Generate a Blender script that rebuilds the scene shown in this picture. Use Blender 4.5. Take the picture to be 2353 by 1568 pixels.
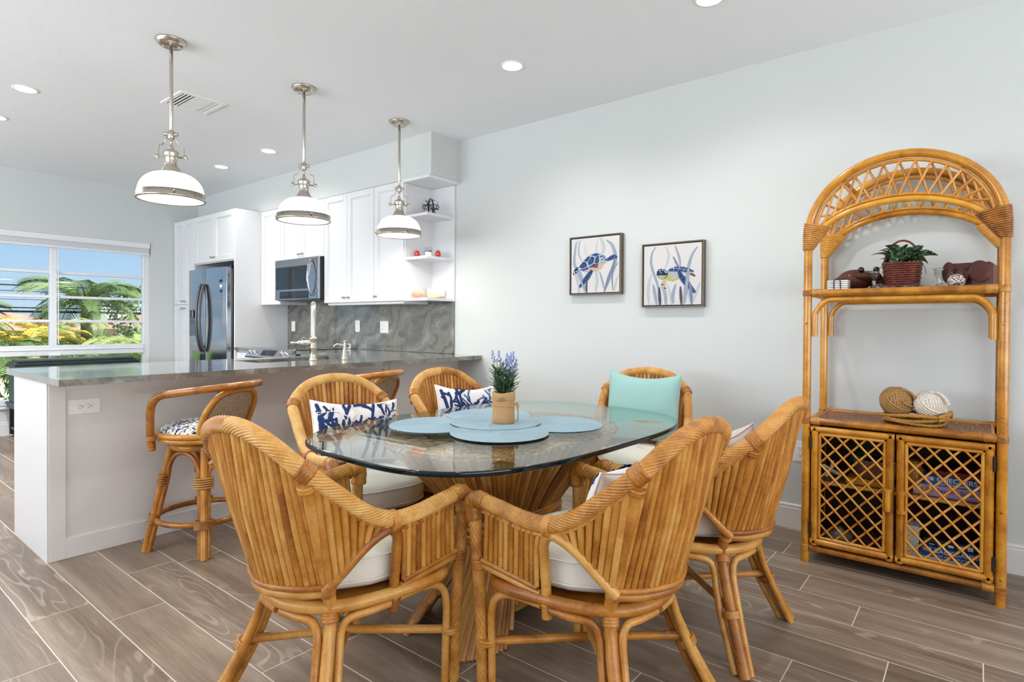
import bpy, math, random
from mathutils import Matrix, Vector
random.seed(7)
pi = math.pi
sin, cos = math.sin, math.cos
SC = bpy.context.scene
COL = SC.collection
for o in list(bpy.data.objects):
    bpy.data.objects.remove(o, do_unlink=True)

# ------------------------------------------------------------------ camera
FPX, YAW, PIT, ROL, CYP = 1341.21384, 0.896637637, -0.0102479756, 0.00576033615, 758.204797
CAM_H = 1.18
fwd = Vector((sin(YAW)*cos(PIT), cos(YAW)*cos(PIT), sin(PIT)))
rgt = Vector((cos(YAW), -sin(YAW), 0))
upv = rgt.cross(fwd)
r2 = rgt*cos(ROL) + upv*sin(ROL)
u2 = upv*cos(ROL) - rgt*sin(ROL)
cd = bpy.data.cameras.new('camera')
cd.sensor_fit = 'HORIZONTAL'
cd.sensor_width = 36.0
cd.lens = FPX/2353*36
cd.shift_y = -(784-CYP)/2353
cd.clip_start = 0.05
cd.clip_end = 400
camo = bpy.data.objects.new('camera', cd)
M = Matrix((r2, u2, -fwd)).transposed().to_4x4()
M.translation = (0, 0, CAM_H)
camo.matrix_world = M
COL.objects.link(camo)
SC.camera = camo

# ------------------------------------------------------------------ view
SC.view_settings.view_transform = 'Standard'
SC.view_settings.look = 'None'
SC.view_settings.gamma = 1.0
SC.view_settings.use_curve_mapping = False
SC.view_settings.exposure = 0.58
SC.cycles.use_denoising = True
SC.cycles.max_bounces = 10
SC.cycles.diffuse_bounces = 5
SC.cycles.transparent_max_bounces = 16
SC.cycles.caustics_reflective = False
SC.cycles.caustics_refractive = False
SC.cycles.sample_clamp_indirect = 6.0

# ------------------------------------------------------------------ world, sun
w = bpy.data.worlds.new('world')
SC.world = w
w.use_nodes = True
wn = w.node_tree
wn.nodes.clear()
tcw = wn.nodes.new('ShaderNodeTexCoord')
sxyz = wn.nodes.new('ShaderNodeSeparateXYZ')
wr = wn.nodes.new('ShaderNodeValToRGB')                    # clear sky: pale at the horizon, blue overhead
for e_, (p_, c_) in zip([wr.color_ramp.elements[0], wr.color_ramp.elements[1], wr.color_ramp.elements.new(.5)],
                        ((0.0, (.60, .76, .93)), (1.0, (.10, .26, .62)), (.14, (.34, .58, .88)))):
    e_.position = p_
    e_.color = (*c_, 1)
bg = wn.nodes.new('ShaderNodeBackground')
bg.inputs['Strength'].default_value = 0.70
wo = wn.nodes.new('ShaderNodeOutputWorld')
wn.links.new(tcw.outputs['Generated'], sxyz.inputs[0])
wn.links.new(sxyz.outputs['Z'], wr.inputs[0])
wn.links.new(wr.outputs['Color'], bg.inputs['Color'])
wn.links.new(bg.outputs['Background'], wo.inputs['Surface'])


def sun(name, rot, power, angle, color=(1, 1, 1)):
    l = bpy.data.lights.new(name, 'SUN')
    l.energy = power
    l.angle = math.radians(angle)
    l.color = color
    o = bpy.data.objects.new(name, l)
    o.rotation_euler = rot
    COL.objects.link(o)


# sun stands behind the house (south-east, over the windowless right wall)
sun('sun', (math.radians(42), 0, math.radians(35)), 5.0, 0.6, (1, .95, .86))


def area(name, loc, rot, sx, sy, power, color=(1, 1, 1), spread=180):
    l = bpy.data.lights.new(name, 'AREA')
    l.shape = 'RECTANGLE'
    l.size, l.size_y = sx, sy
    l.energy = power
    l.color = color
    l.spread = math.radians(spread)
    o = bpy.data.objects.new(name, l)
    o.location = loc
    o.rotation_euler = rot
    COL.objects.link(o)
    return o


# daylight of the big glass doors in the left wall and an added fill light at the back wall (both behind the camera)
# (both are tilted upward to brighten the ceiling)
area('daylight_left_doors', (-3.10, 4.3, 1.60), (0, math.radians(-148), 0), 1.5, 5.2, 225, (.92, .965, 1))
area('fill_light_back', (0.4, -3.0, 1.35), (math.radians(130), 0, 0), 5.6, 2.0, 165, (.985, .99, 1))

# ------------------------------------------------------------------ helpers
class MB:
    """mesh builder"""
    def __init__(s):
        s.v, s.f, s.s, s.m, s.X, s.c = [], [], [], [], None, []
        s.col = None

    def add(s, vs, fs, smooth=False, mi=0):
        b = len(s.v)
        if s.X is not None:
            vs = [s.X @ Vector(p) for p in vs]
        s.v += [tuple(p) for p in vs]
        for f in fs:
            s.f.append(tuple(i+b for i in f))
            s.s.append(smooth)
            s.m.append(mi)
            s.c.append(s.col)
        return s

    def box(s, lo, hi, b=0.0, mi=0):
        x0, y0, z0 = lo
        x1, y1, z1 = hi
        if b <= 0:
            vs = [(x0,y0,z0),(x1,y0,z0),(x1,y1,z0),(x0,y1,z0),(x0,y0,z1),(x1,y0,z1),(x1,y1,z1),(x0,y1,z1)]
            return s.add(vs, [(3,2,1,0),(4,5,6,7),(0,1,5,4),(1,2,6,5),(2,3,7,6),(3,0,4,7)], False, mi)
        b = min(b, (x1-x0)/2.01, (y1-y0)/2.01, (z1-z0)/2.01)
        vs, idx = [], {}
        for i in (0, 1):
            for j in (0, 1):
                for k in (0, 1):
                    c = ((x0, x1)[i], (y0, y1)[j], (z0, z1)[k])
                    sg = ((1, -1)[i], (1, -1)[j], (1, -1)[k])
                    for a in range(3):
                        p = [c[t] + (sg[t]*b if t != a else 0) for t in range(3)]
                        idx[(i, j, k, a)] = len(vs)
                        vs.append(p)
        fs = []
        for a in range(3):
            u, v = (a+1) % 3, (a+2) % 3
            for e in (0, 1):
                q = []
                for (p, r) in ((0,0),(1,0),(1,1),(0,1)):
                    t = [0,0,0]; t[a] = e; t[u] = p; t[v] = r
                    q.append(idx[(t[0], t[1], t[2], a)])
                fs.append(tuple(q) if e else tuple(q[::-1]))
        for a in range(3):
            u, v = (a+1) % 3, (a+2) % 3
            for p in (0, 1):
                for r in (0, 1):
                    t0 = [0,0,0]; t0[u] = p; t0[v] = r
                    t1 = list(t0); t1[a] = 1
                    q = [idx[(*t0, u)], idx[(*t1, u)], idx[(*t1, v)], idx[(*t0, v)]]
                    if p ^ r:
                        q = q[::-1]
                    fs.append(tuple(q))
        for i in (0, 1):
            for j in (0, 1):
                for k in (0, 1):
                    q = [idx[(i, j, k, a)] for a in range(3)]
                    if (i+j+k) % 2 == 0:
                        q = q[::-1]
                    fs.append(tuple(q))
        return s.add(vs, fs, False, mi)

    def tube(s, path, r, n=8, closed=False, caps=True, radii=None, mi=0, lobes=0, depth=.2, pitch=0.0, flat=1.0, up=None, smooth=True):
        P = [Vector(p) for p in path]
        N = len(P)
        T = []
        for i in range(N):
            if closed:
                t = P[(i+1) % N] - P[i-1]
            else:
                t = P[min(i+1, N-1)] - P[max(i-1, 0)]
            T.append(t.normalized() if t.length > 1e-9 else Vector((0, 0, 1)))
        a = Vector(up) if up else (Vector((0, 0, 1)) if abs(T[0].z) < .9 else Vector((1, 0, 0)))
        nrm = (a - T[0]*a.dot(T[0])).normalized()
        vs, fs, L = [], [], 0.0
        for i in range(N):
            if i:
                nrm = (nrm - T[i]*nrm.dot(T[i]))
                nrm = nrm.normalized() if nrm.length > 1e-6 else T[i].orthogonal().normalized()
                L += (P[i]-P[i-1]).length
            bn = T[i].cross(nrm)
            rr = radii[i] if radii else r
            for k in range(n):
                an = 2*pi*k/n
                q = rr
                if lobes:                              # the ridges follow the mesh edges round the helix
                    q = rr*(1 - depth + depth*abs(sin(lobes*an/2))**.7)
                    an += 2*pi*L/pitch if pitch else 0
                vs.append(P[i] + nrm*(q*cos(an)) + bn*(q*sin(an)*flat))
        R = N if closed else N-1
        for i in range(R):
            j = (i+1) % N
            for k in range(n):
                l = (k+1) % n
                fs.append((i*n+k, i*n+l, j*n+l, j*n+k))
        if caps and not closed:
            s.add(vs[:n], [tuple(range(n-1, -1, -1))], False, mi)
            s.add(vs[-n:], [tuple(range(n))], False, mi)
        return s.add(vs, fs, smooth, mi)

    def lathe(s, prof, n=24, c=(0, 0, 0), mi=0, smooth=True, sx=1.0, sy=1.0, a0=0.0, a1=2*pi):
        vs, fs = [], []
        full = abs(a1-a0-2*pi) < 1e-6
        nn = n if full else n+1
        for (r, z) in prof:
            for k in range(nn):
                a = a0+(a1-a0)*k/n
                vs.append((c[0]+r*cos(a)*sx, c[1]+r*sin(a)*sy, c[2]+z))
        for i in range(len(prof)-1):
            for k in range(n):
                l = (k+1) % nn
                fs.append((i*nn+k, i*nn+l, (i+1)*nn+l, (i+1)*nn+k))
        if full and prof[0] != prof[-1]:
            if prof[0][0] > 1e-6:
                fs.append(tuple(range(n-1, -1, -1)))
            if prof[-1][0] > 1e-6:
                fs.append(tuple((len(prof)-1)*n+k for k in range(n)))
        return s.add(vs, fs, smooth, mi)

    def ball(s, c, r, n=12, m=8, sc=(1, 1, 1), mi=0):
        pr = [(max(sin(pi*i/m), 1e-4)*r, -cos(pi*i/m)*r*sc[2]) for i in range(m+1)]
        return s.lathe(pr, n, c, mi, True, sc[0], sc[1])

    def prism(s, poly, z0, z1, mi=0, smooth=False):
        n = len(poly)
        vs = [(x, y, z0) for x, y in poly] + [(x, y, z1) for x, y in poly]
        fs = [tuple(range(n-1, -1, -1)), tuple(range(n, 2*n))]
        s.add(vs, fs, False, mi)
        return s.add(vs, [(i, (i+1) % n, n+(i+1) % n, n+i) for i in range(n)], smooth, mi)

    def sheet(s, rows, smooth=True, mi=0, closed_u=False):
        n = len(rows[0])
        vs = [p for r in rows for p in r]
        fs = []
        for i in range(len(rows)-1):
            for k in range(n if closed_u else n-1):
                l = (k+1) % n
                fs.append((i*n+k, i*n+l, (i+1)*n+l, (i+1)*n+k))
        return s.add(vs, fs, smooth, mi)

    def mesh(s, name, mats):
        me = bpy.data.meshes.new(name)
        me.from_pydata(s.v, [], s.f)
        me.polygons.foreach_set('use_smooth', s.s)
        if not isinstance(mats, (list, tuple)):
            mats = [mats]
        for m in mats:
            me.materials.append(m)
        if len(mats) > 1:
            me.polygons.foreach_set('material_index', s.m)
        if any(c is not None for c in s.c):
            at = me.color_attributes.new('paint', 'BYTE_COLOR', 'CORNER')
            for p, c in zip(me.polygons, s.c):
                c = c or (1, 1, 1)
                for li in p.loop_indices:
                    at.data[li].color_srgb = (c[0], c[1], c[2], 1)
        me.update()
        return me

    def build(s, name, mats, parent=None, **kw):
        o = bpy.data.objects.new(name, s.mesh(name, mats))
        COL.objects.link(o)
        o.parent = parent
        for k, v in kw.items():
            o[k] = v
        return o


def tag(o, label, cat, group=None, kind=None):
    o['label'] = label
    o['category'] = cat
    if group:
        o['group'] = group
    if kind:
        o['kind'] = kind
    return o


def thing(name, label, cat, loc=(0, 0, 0), rz=0.0, group=None):
    o = bpy.data.objects.new(name, None)
    o.empty_display_size = .05
    COL.objects.link(o)
    o.location = loc
    o.rotation_euler = (0, 0, rz)
    return tag(o, label, cat, group)


def struct(o):
    o['kind'] = 'structure'
    return o


def copy_tree(o, parent=None):
    c = o.copy()
    COL.objects.link(c)
    c.parent = parent
    for ch in o.children:
        copy_tree(ch, c)
    return c


def inst(me, name, parent, loc=(0, 0, 0), rot=(0, 0, 0), sc=(1, 1, 1)):
    o = bpy.data.objects.new(name, me)
    COL.objects.link(o)
    o.parent = parent
    o.location = loc
    o.rotation_euler = rot
    o.scale = sc
    return o


def spl(pts, n=6, closed=False):
    """Catmull-Rom through the points"""
    P = [Vector(p) for p in pts]
    out = []
    N = len(P)
    R = N if closed else N-1
    for i in range(R):
        if closed:
            a, b, c, d = P[i-1], P[i], P[(i+1) % N], P[(i+2) % N]
        else:
            a, b, c, d = P[max(i-1, 0)], P[i], P[i+1], P[min(i+2, N-1)]
        for k in range(n):
            t = k/n
            out.append(.5*((2*b)+(c-a)*t+(2*a-5*b+4*c-d)*t*t+(3*b-3*c+d-a)*t**3))
    if not closed:
        out.append(P[-1].copy())
    return out


def at_len(path, t):
    """point at fraction t of a polyline"""
    d = [(path[i+1]-path[i]).length for i in range(len(path)-1)]
    L = sum(d)*t
    for i, q in enumerate(d):
        if L <= q or i == len(d)-1:
            return path[i].lerp(path[i+1], min(L/q, 1) if q else 0)
        L -= q


def mir(pts):
    return [(-p[0], p[1], p[2]) for p in pts]


def sup(a, b, n, k, N, cx=0, cy=0):
    t = 2*pi*k/N
    c, s_ = cos(t), sin(t)
    return (cx + a*math.copysign(abs(c)**(2/n), c), cy + b*math.copysign(abs(s_)**(2/n), s_))


def lin(c):
    """sRGB 0-255 to linear"""
    return tuple(((x/255)/12.92 if x/255 <= .04045 else ((x/255+.055)/1.055)**2.4) for x in c)


# ------------------------------------------------------------------ materials
class NT:
    def __init__(s, name):
        s.mat = bpy.data.materials.new(name)
        s.mat.use_nodes = True
        s.t = s.mat.node_tree
        s.t.nodes.clear()
        s.out = s.n('ShaderNodeOutputMaterial')

    def n(s, typ, **kw):
        o = s.t.nodes.new(typ)
        for k, v in kw.items():
            if k[0] == 'i' and k[1:].isdigit():
                o.inputs[int(k[1:])].default_value = v
            elif hasattr(o, k):
                setattr(o, k, v)
            else:
                o.inputs[k.replace('_', ' ')].default_value = v
        return o

    def l(s, a, b):
        s.t.links.new(a, b)

    def ramp(s, fac, stops):
        r = s.n('ShaderNodeValToRGB')
        e = r.color_ramp.elements
        while len(e) < len(stops):
            e.new(.5)
        for q, (p, c) in zip(e, stops):
            q.position = p
            q.color = (*c, 1)
        s.l(fac, r.inputs[0])
        return r.outputs[0]

    def coords(s, scale=(1, 1, 1), rnd=0.0, gen='Object'):
        tc = s.n('ShaderNodeTexCoord')
        mp = s.n('ShaderNodeMapping')
        mp.inputs['Scale'].default_value = scale
        s.l(tc.outputs[gen], mp.inputs['Vector'])
        if rnd:
            oi = s.n('ShaderNodeObjectInfo')
            mu = s.n('ShaderNodeMath', operation='MULTIPLY', i1=rnd)
            s.l(oi.outputs['Random'], mu.inputs[0])
            s.l(mu.outputs[0], mp.inputs['Location'])
        return mp.outputs[0]

    def noise(s, vec, scale, detail=4.0, rough=.55, dist=0.0):
        q = s.n('ShaderNodeTexNoise', Scale=scale, Detail=detail, Roughness=rough, Distortion=dist)
        s.l(vec, q.inputs['Vector'])
        return q.outputs[0]

    def pbsdf(s, color=None, rough=.5, metal=0.0, coat=0.0, spec=.5, bump=None, bstr=.2, bdist=.002, sheen=0.0, trans=0.0, ior=1.45, emit=None, estr=0.0):
        p = s.n('ShaderNodeBsdfPrincipled')
        if color is not None:
            if isinstance(color, tuple):
                p.inputs['Base Color'].default_value = (*color, 1)
            else:
                s.l(color, p.inputs['Base Color'])
        if isinstance(rough, (int, float)):
            p.inputs['Roughness'].default_value = rough
        else:
            s.l(rough, p.inputs['Roughness'])
        p.inputs['Metallic'].default_value = metal
        p.inputs['Coat Weight'].default_value = coat
        p.inputs['Coat Roughness'].default_value = .12
        p.inputs['Specular IOR Level'].default_value = spec
        p.inputs['Sheen Weight'].default_value = sheen
        p.inputs['Transmission Weight'].default_value = trans
        p.inputs['IOR'].default_value = ior
        if emit:
            p.inputs['Emission Color'].default_value = (*emit, 1)
            p.inputs['Emission Strength'].default_value = estr
        if bump is not None:
            b = s.n('ShaderNodeBump', Strength=bstr, Distance=bdist)
            s.l(bump, b.inputs['Height'])
            s.l(b.outputs[0], p.inputs['Normal'])
        s.l(p.outputs[0], s.out.inputs[0])
        s.p = p
        return s.mat


def plain(name, rgb, rough=.5, metal=0.0, coat=0.0, spec=.5, var=0.0, scale=30, bstr=0.0, **kw):
    """a colour with a little noise in it"""
    m = NT(name)
    c = lin(rgb)
    if var or bstr:
        ns = m.noise(m.coords(), scale, 5)
        col = m.ramp(ns, [(.3, tuple(x*(1-var) for x in c)), (.7, tuple(min(1, x*(1+var)) for x in c))])
        return m.pbsdf(col, rough, metal, coat, spec, ns if bstr else None, bstr, **kw)
    return m.pbsdf(c, rough, metal, coat, spec, **kw)


KR = .78
def rattan(name, dark, mid, light, rough=.38, coat=.15, sc=9):
    m = NT(name)
    v = m.coords((1, 1, 1), 13.0)
    a = m.noise(v, sc, 4, .6, .4)
    b = m.noise(v, 120, 3, .6)
    mx = m.n('ShaderNodeMix', data_type='FLOAT', Factor=.25)
    m.l(a, mx.inputs[2]); m.l(b, mx.inputs[3])
    oi = m.n('ShaderNodeObjectInfo')
    ad = m.n('ShaderNodeMath', operation='MULTIPLY_ADD', i1=.30, i2=-.15)
    m.l(oi.outputs['Random'], ad.inputs[0])
    sm = m.n('ShaderNodeMath', operation='ADD')
    m.l(mx.outputs[0], sm.inputs[0]); m.l(ad.outputs[0], sm.inputs[1])
    k = KR
    c = m.ramp(sm.outputs[0], [(.28, tuple(x*k*q for x, q in zip(lin(dark), (1, 1, .8)))), (.5, tuple(x*k*q for x, q in zip(lin(mid), (1, 1, .8)))), (.72, tuple(x*k*q for x, q in zip(lin(light), (1, 1, .85))))])
    return m.pbsdf(c, rough, 0, coat, .5, b, .12, .001)


def clear(name, tint=(1, 1, 1), rough=0.0, ior=1.5, boost=1.0):
    """thin clear glass: straight-through plus Fresnel gloss"""
    m = NT(name)
    tr = m.n('ShaderNodeBsdfTransparent'); tr.inputs[0].default_value = (*tint, 1)
    gl = m.n('ShaderNodeBsdfGlossy', Roughness=rough)
    ge = m.n('ShaderNodeNewGeometry')                # Schlick Fresnel, the same from both sides
    dt = m.n('ShaderNodeVectorMath', operation='DOT_PRODUCT')
    m.l(ge.outputs['Incoming'], dt.inputs[0]); m.l(ge.outputs['Normal'], dt.inputs[1])
    ab = m.n('ShaderNodeMath', operation='ABSOLUTE'); m.l(dt.outputs['Value'], ab.inputs[0])
    sb = m.n('ShaderNodeMath', operation='SUBTRACT', i0=1.0); m.l(ab.outputs[0], sb.inputs[1])
    pw_ = m.n('ShaderNodeMath', operation='POWER', i1=5.0); m.l(sb.outputs[0], pw_.inputs[0])
    f0 = ((ior-1)/(ior+1))**2
    mu = m.n('ShaderNodeMath', operation='MULTIPLY_ADD', i1=(1-f0)*boost, i2=f0*boost, use_clamp=True)
    m.l(pw_.outputs[0], mu.inputs[0])
    mx = m.n('ShaderNodeMixShader')
    m.l(mu.outputs[0], mx.inputs[0]); m.l(tr.outputs[0], mx.inputs[1]); m.l(gl.outputs[0], mx.inputs[2])
    m.l(mx.outputs[0], m.out.inputs[0])
    return m.mat


def glow(name, rgb, strength, base=(.9, .9, .88)):
    m = NT(name)
    return m.pbsdf(base, .35, emit=rgb, estr=strength)


MT = {}
def wall_mat(name, rgb, bump=.05, scale=60):
    m = NT(name)
    v = m.coords()
    a = m.noise(v, scale, 4, .6)
    b = m.noise(v, 1.2, 2)
    c = lin(rgb)
    col = m.ramp(b, [(.3, tuple(x*.985 for x in c)), (.7, c)])
    return m.pbsdf(col, .62, bump=a, bstr=bump, bdist=.004, spec=.25)

MT['wall'] = wall_mat('wall_paint', (203, 207, 206))
MT['ceil'] = wall_mat('ceiling_plaster', (236, 239, 244), .35, 22)
MT['trim'] = plain('white_trim', (222, 221, 220), .3, var=.01)
MT['cab'] = plain('white_lacquer', (222, 223, 226), .28, var=.008, coat=.15)
MT['pen'] = plain('panel_paint', (220, 217, 215), .38, var=.008)
MT['vinyl'] = plain('window_vinyl', (226, 228, 232), .35, var=.01)
MT['shadefab'] = plain('shade_fabric', (200, 203, 208), .8, var=.03, scale=300)
MT['nickel'] = plain('brushed_nickel', (196, 188, 176), .26, 1.0, var=.06, scale=90)
MT['chrome'] = plain('polished_steel', (205, 205, 208), .12, 1.0, var=.02)
MT['steel'] = plain('stainless_steel', (168, 172, 178), .13, 1.0, var=.03, scale=200)
MT['steel_d'] = plain('dark_steel', (92, 92, 94), .3, 1.0, var=.05)
MT['black'] = plain('black_plastic', (22, 22, 24), .35, var=.1)
MT['blackg'] = plain('black_glass', (10, 11, 13), .04, coat=.5)
MT['iron'] = plain('black_iron', (44, 43, 42), .5, .3, var=.15)
MT['rubber'] = plain('rubber', (40, 38, 36), .7, var=.1)
MT['white_pl'] = plain('white_plastic', (238, 238, 236), .35, var=.005)
MT['slot'] = plain('slot_dark', (30, 30, 30), .6, var=.05)
MT['led'] = glow('led_lens', (1, .98, .95), 9.0)
MT['opal'] = glow('opal_glass_lit', (1, .97, .92), 1.0, (.92, .92, .9))
MT['opal_d'] = glow('opal_diffuser_lit', (1, .96, .89), 1.7, (.9, .9, .88))
MT['ch'] = rattan('honey_rattan', (150, 86, 30), (202, 134, 58), (230, 174, 100))
MT['ch_rail'] = rattan('honey_rattan_twisted', (172, 106, 42), (220, 156, 80), (242, 194, 124), sc=16)
MT['ch_bind'] = rattan('honey_rattan_peel', (150, 88, 28), (194, 124, 50), (216, 154, 78), sc=22)
MT['bk'] = rattan('amber_rattan', (150, 88, 18), (208, 138, 38), (236, 174, 70), .24, .3)
MT['bk_l'] = rattan('amber_rattan_light', (176, 106, 30), (222, 150, 58), (240, 180, 92), .3, .25)
MT['bk_b'] = rattan('amber_rattan_peel', (134, 76, 22), (184, 116, 46), (212, 150, 76), .3, .25, 30)
MT['st'] = rattan('chestnut_rattan', (146, 84, 20), (198, 126, 44), (224, 160, 72), .24, .3)
MT['st_b'] = rattan('chestnut_rattan_peel', (140, 84, 36), (178, 118, 60), (204, 150, 90), .35, .15, 40)
MT['reed'] = rattan('table_reed', (140, 84, 32), (186, 124, 58), (212, 158, 92), .35, .2, 7)
MT['cush'] = plain('cream_fabric', (222, 217, 207), .9, var=.03, scale=260, bstr=.15, spec=.2)
MT['linen'] = plain('linen_fabric', (205, 196, 188), .92, var=.10, scale=240, bstr=.3, spec=.15)
MT['pilw'] = plain('white_cotton', (228, 224, 222), .9, var=.03, scale=220, bstr=.2, spec=.15)
MT['navy'] = plain('navy_embroidery', (38, 58, 104), .8, var=.25, scale=60, bstr=.2, spec=.2)
MT['blue2'] = plain('slate_blue_embroidery', (96, 116, 162), .8, var=.2, scale=60, bstr=.2, spec=.2)
MT['emb_w'] = plain('white_embroidery', (222, 215, 212), .85, var=.03, scale=60, spec=.2)
def ribbed(name, a, b, sc, axis='Z'):
    m = NT(name)
    v = m.coords()
    wv = m.n('ShaderNodeTexWave', bands_direction=axis, Scale=sc, Distortion=.6, Detail=2)
    m.l(v, wv.inputs['Vector'])
    c = m.ramp(wv.outputs[1], [(.2, lin(a)), (.8, lin(b))])
    return m.pbsdf(c, .9, bump=wv.outputs[1], bstr=.4, bdist=.002, spec=.15)
MT['aqua'] = ribbed('seafoam_ribbed_fabric', (138, 180, 176), (166, 202, 197), 75, 'X')
MT['teal'] = ribbed('teal_ribbed_fabric', (104, 160, 166), (150, 196, 198), 110, 'Z')
MT['mat'] = plain('placemat_weave', (150, 174, 185), .85, var=.14, scale=420, bstr=.4, spec=.2)
MT['burlap'] = plain('burlap', (186, 148, 104), .95, var=.16, scale=330, bstr=.5, spec=.1)
MT['jute'] = plain('jute_rope', (170, 132, 86), .95, var=.22, scale=160, bstr=.5, spec=.1)
MT['jute2'] = plain('golden_jute', (176, 130, 66), .95, var=.22, scale=160, bstr=.5, spec=.1)
MT['cotton'] = plain('cotton_rope', (224, 215, 202), .95, var=.06, scale=160, bstr=.4, spec=.1)
MT['twine'] = plain('twine', (196, 152, 104), .9, var=.15, scale=200)
MT['leaf'] = plain('lavender_leaf', (70, 100, 66), .5, var=.35, scale=40)
MT['lav'] = plain('lavender_bloom', (136, 148, 196), .7, var=.25, scale=150)
MT['pane'] = clear('window_pane', (.97, .985, .98), ior=1.25)
MT['gtop'] = clear('table_glass', (.90, .955, .935), ior=1.5, boost=.85)
def edge_glass():
    """polished edge: dark where it is looked at from outside, clear green where it is seen from within the sheet"""
    m = NT('table_glass_edge')
    ge = m.n('ShaderNodeNewGeometry')
    tr = m.n('ShaderNodeBsdfTransparent'); tr.inputs[0].default_value = (.62, .80, .74, 1)
    m.pbsdf(lin((10, 20, 22)), .08)
    mx = m.n('ShaderNodeMixShader')
    m.l(ge.outputs['Backfacing'], mx.inputs[0]); m.l(m.p.outputs[0], mx.inputs[1]); m.l(tr.outputs[0], mx.inputs[2])
    m.l(mx.outputs[0], m.out.inputs[0])
    return m.mat
MT['gedge'] = edge_glass()
MT['gdecor'] = clear('crystal', (.93, .94, .94), ior=1.6, boost=1.8)


def stone(name, sc=1.0):
    m = NT(name)
    v = m.coords((1.0*sc, 1.0*sc, 1.3*sc))
    n1 = m.noise(v, 2.2, 6, .6, .8)
    va = m.n('ShaderNodeVectorMath', operation='MULTIPLY_ADD')
    va.inputs[1].default_value = (.55, .55, .55)
    q = m.n('ShaderNodeTexNoise', Scale=3.0, Detail=4)
    m.l(v, q.inputs['Vector'])
    m.l(q.outputs[1], va.inputs[0]); m.l(v, va.inputs[2])
    wv = m.n('ShaderNodeTexWave', bands_direction='DIAGONAL', Scale=2.2, Distortion=5.5, Detail=6.0)
    wv.inputs['Detail Scale'].default_value = 1.6
    m.l(va.outputs[0], wv.inputs['Vector'])
    mx = m.n('ShaderNodeMix', data_type='FLOAT', Factor=.66)
    m.l(wv.outputs[1], mx.inputs[2]); m.l(n1, mx.inputs[3])
    c = m.ramp(mx.outputs[0], [(.22, lin((76, 77, 74))), (.38, lin((104, 105, 99))), (.5, lin((122, 122, 115))), (.6, lin((112, 107, 97))), (.76, lin((152, 151, 145)))])
    return m.pbsdf(c, .04, coat=.8, spec=.7)
MT['stone'] = stone('grey_quartzite')


def plank(name):
    m = NT(name)
    oi = m.n('ShaderNodeObjectInfo')
    tc = m.n('ShaderNodeTexCoord')
    cb = m.n('ShaderNodeCombineXYZ')
    r1 = m.n('ShaderNodeMath', operation='MULTIPLY', i1=37.0)
    m.l(oi.outputs['Random'], r1.inputs[0])
    m.l(r1.outputs[0], cb.inputs[0]); m.l(r1.outputs[0], cb.inputs[1]); m.l(r1.outputs[0], cb.inputs[2])
    ad = m.n('ShaderNodeVectorMath', operation='ADD')
    m.l(tc.outputs['Object'], ad.inputs[0]); m.l(cb.outputs[0], ad.inputs[1])
    mp = m.n('ShaderNodeMapping'); mp.inputs['Scale'].default_value = (1, .16, 1)
    m.l(ad.outputs[0], mp.inputs['Vector'])
    ring = m.noise(mp.outputs[0], 5.5, 2, .5, .5)
    mu = m.n('ShaderNodeMath', operation='MULTIPLY', i1=88.0)
    m.l(ring, mu.inputs[0])
    sn = m.n('ShaderNodeMath', operation='SINE')
    m.l(mu.outputs[0], sn.inputs[0])
    mp2 = m.n('ShaderNodeMapping'); mp2.inputs['Scale'].default_value = (1, .045, 1)
    m.l(ad.outputs[0], mp2.inputs['Vector'])
    fine = m.noise(mp2.outputs[0], 150, 4, .65)
    patch = m.noise(mp2.outputs[0], 14, 3, .5)
    base = m.ramp(patch, [(.25, lin((112, 93, 78))), (.5, lin((135, 116, 98))), (.75, lin((155, 137, 119)))])
    lines = m.ramp(sn.outputs[0], [(.66, (0, 0, 0)), (.95, (1, 1, 1))])
    msk = m.noise(mp.outputs[0], 2.3, 2)
    mk = m.ramp(msk, [(.45, (0, 0, 0)), (.62, (.75, .75, .75))])
    ml = m.n('ShaderNodeMix', data_type='RGBA', blend_type='MULTIPLY', Factor=1.0)
    m.l(lines, ml.inputs[6]); m.l(mk, ml.inputs[7])
    m1 = m.n('ShaderNodeMix', data_type='RGBA')
    m.l(ml.outputs[2], m1.inputs[0])
    m.l(base, m1.inputs[6]); m1.inputs[7].default_value = (*lin((178, 163, 146)), 1)
    m2 = m.n('ShaderNodeMix', data_type='RGBA', blend_type='MULTIPLY', Factor=.8)
    fr = m.ramp(fine, [(.3, (.66, .64, .62)), (.6, (1, 1, 1))])
    m.l(m1.outputs[2], m2.inputs[6]); m.l(fr, m2.inputs[7])
    hv = m.n('ShaderNodeHueSaturation', Saturation=.92)
    vv = m.n('ShaderNodeMath', operation='MULTIPLY_ADD', i1=.22, i2=.88)
    m.l(oi.outputs['Random'], vv.inputs[0]); m.l(vv.outputs[0], hv.inputs['Value'])
    m.l(m2.outputs[2], hv.inputs['Color'])
    return m.pbsdf(hv.outputs[0], .36, bump=fine, bstr=.1, bdist=.001, spec=.4)
MT['plank'] = plank('wood_look_porcelain')
MT['grout'] = plain('grout', (214, 203, 190), .8, var=.06, scale=200)
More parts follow.
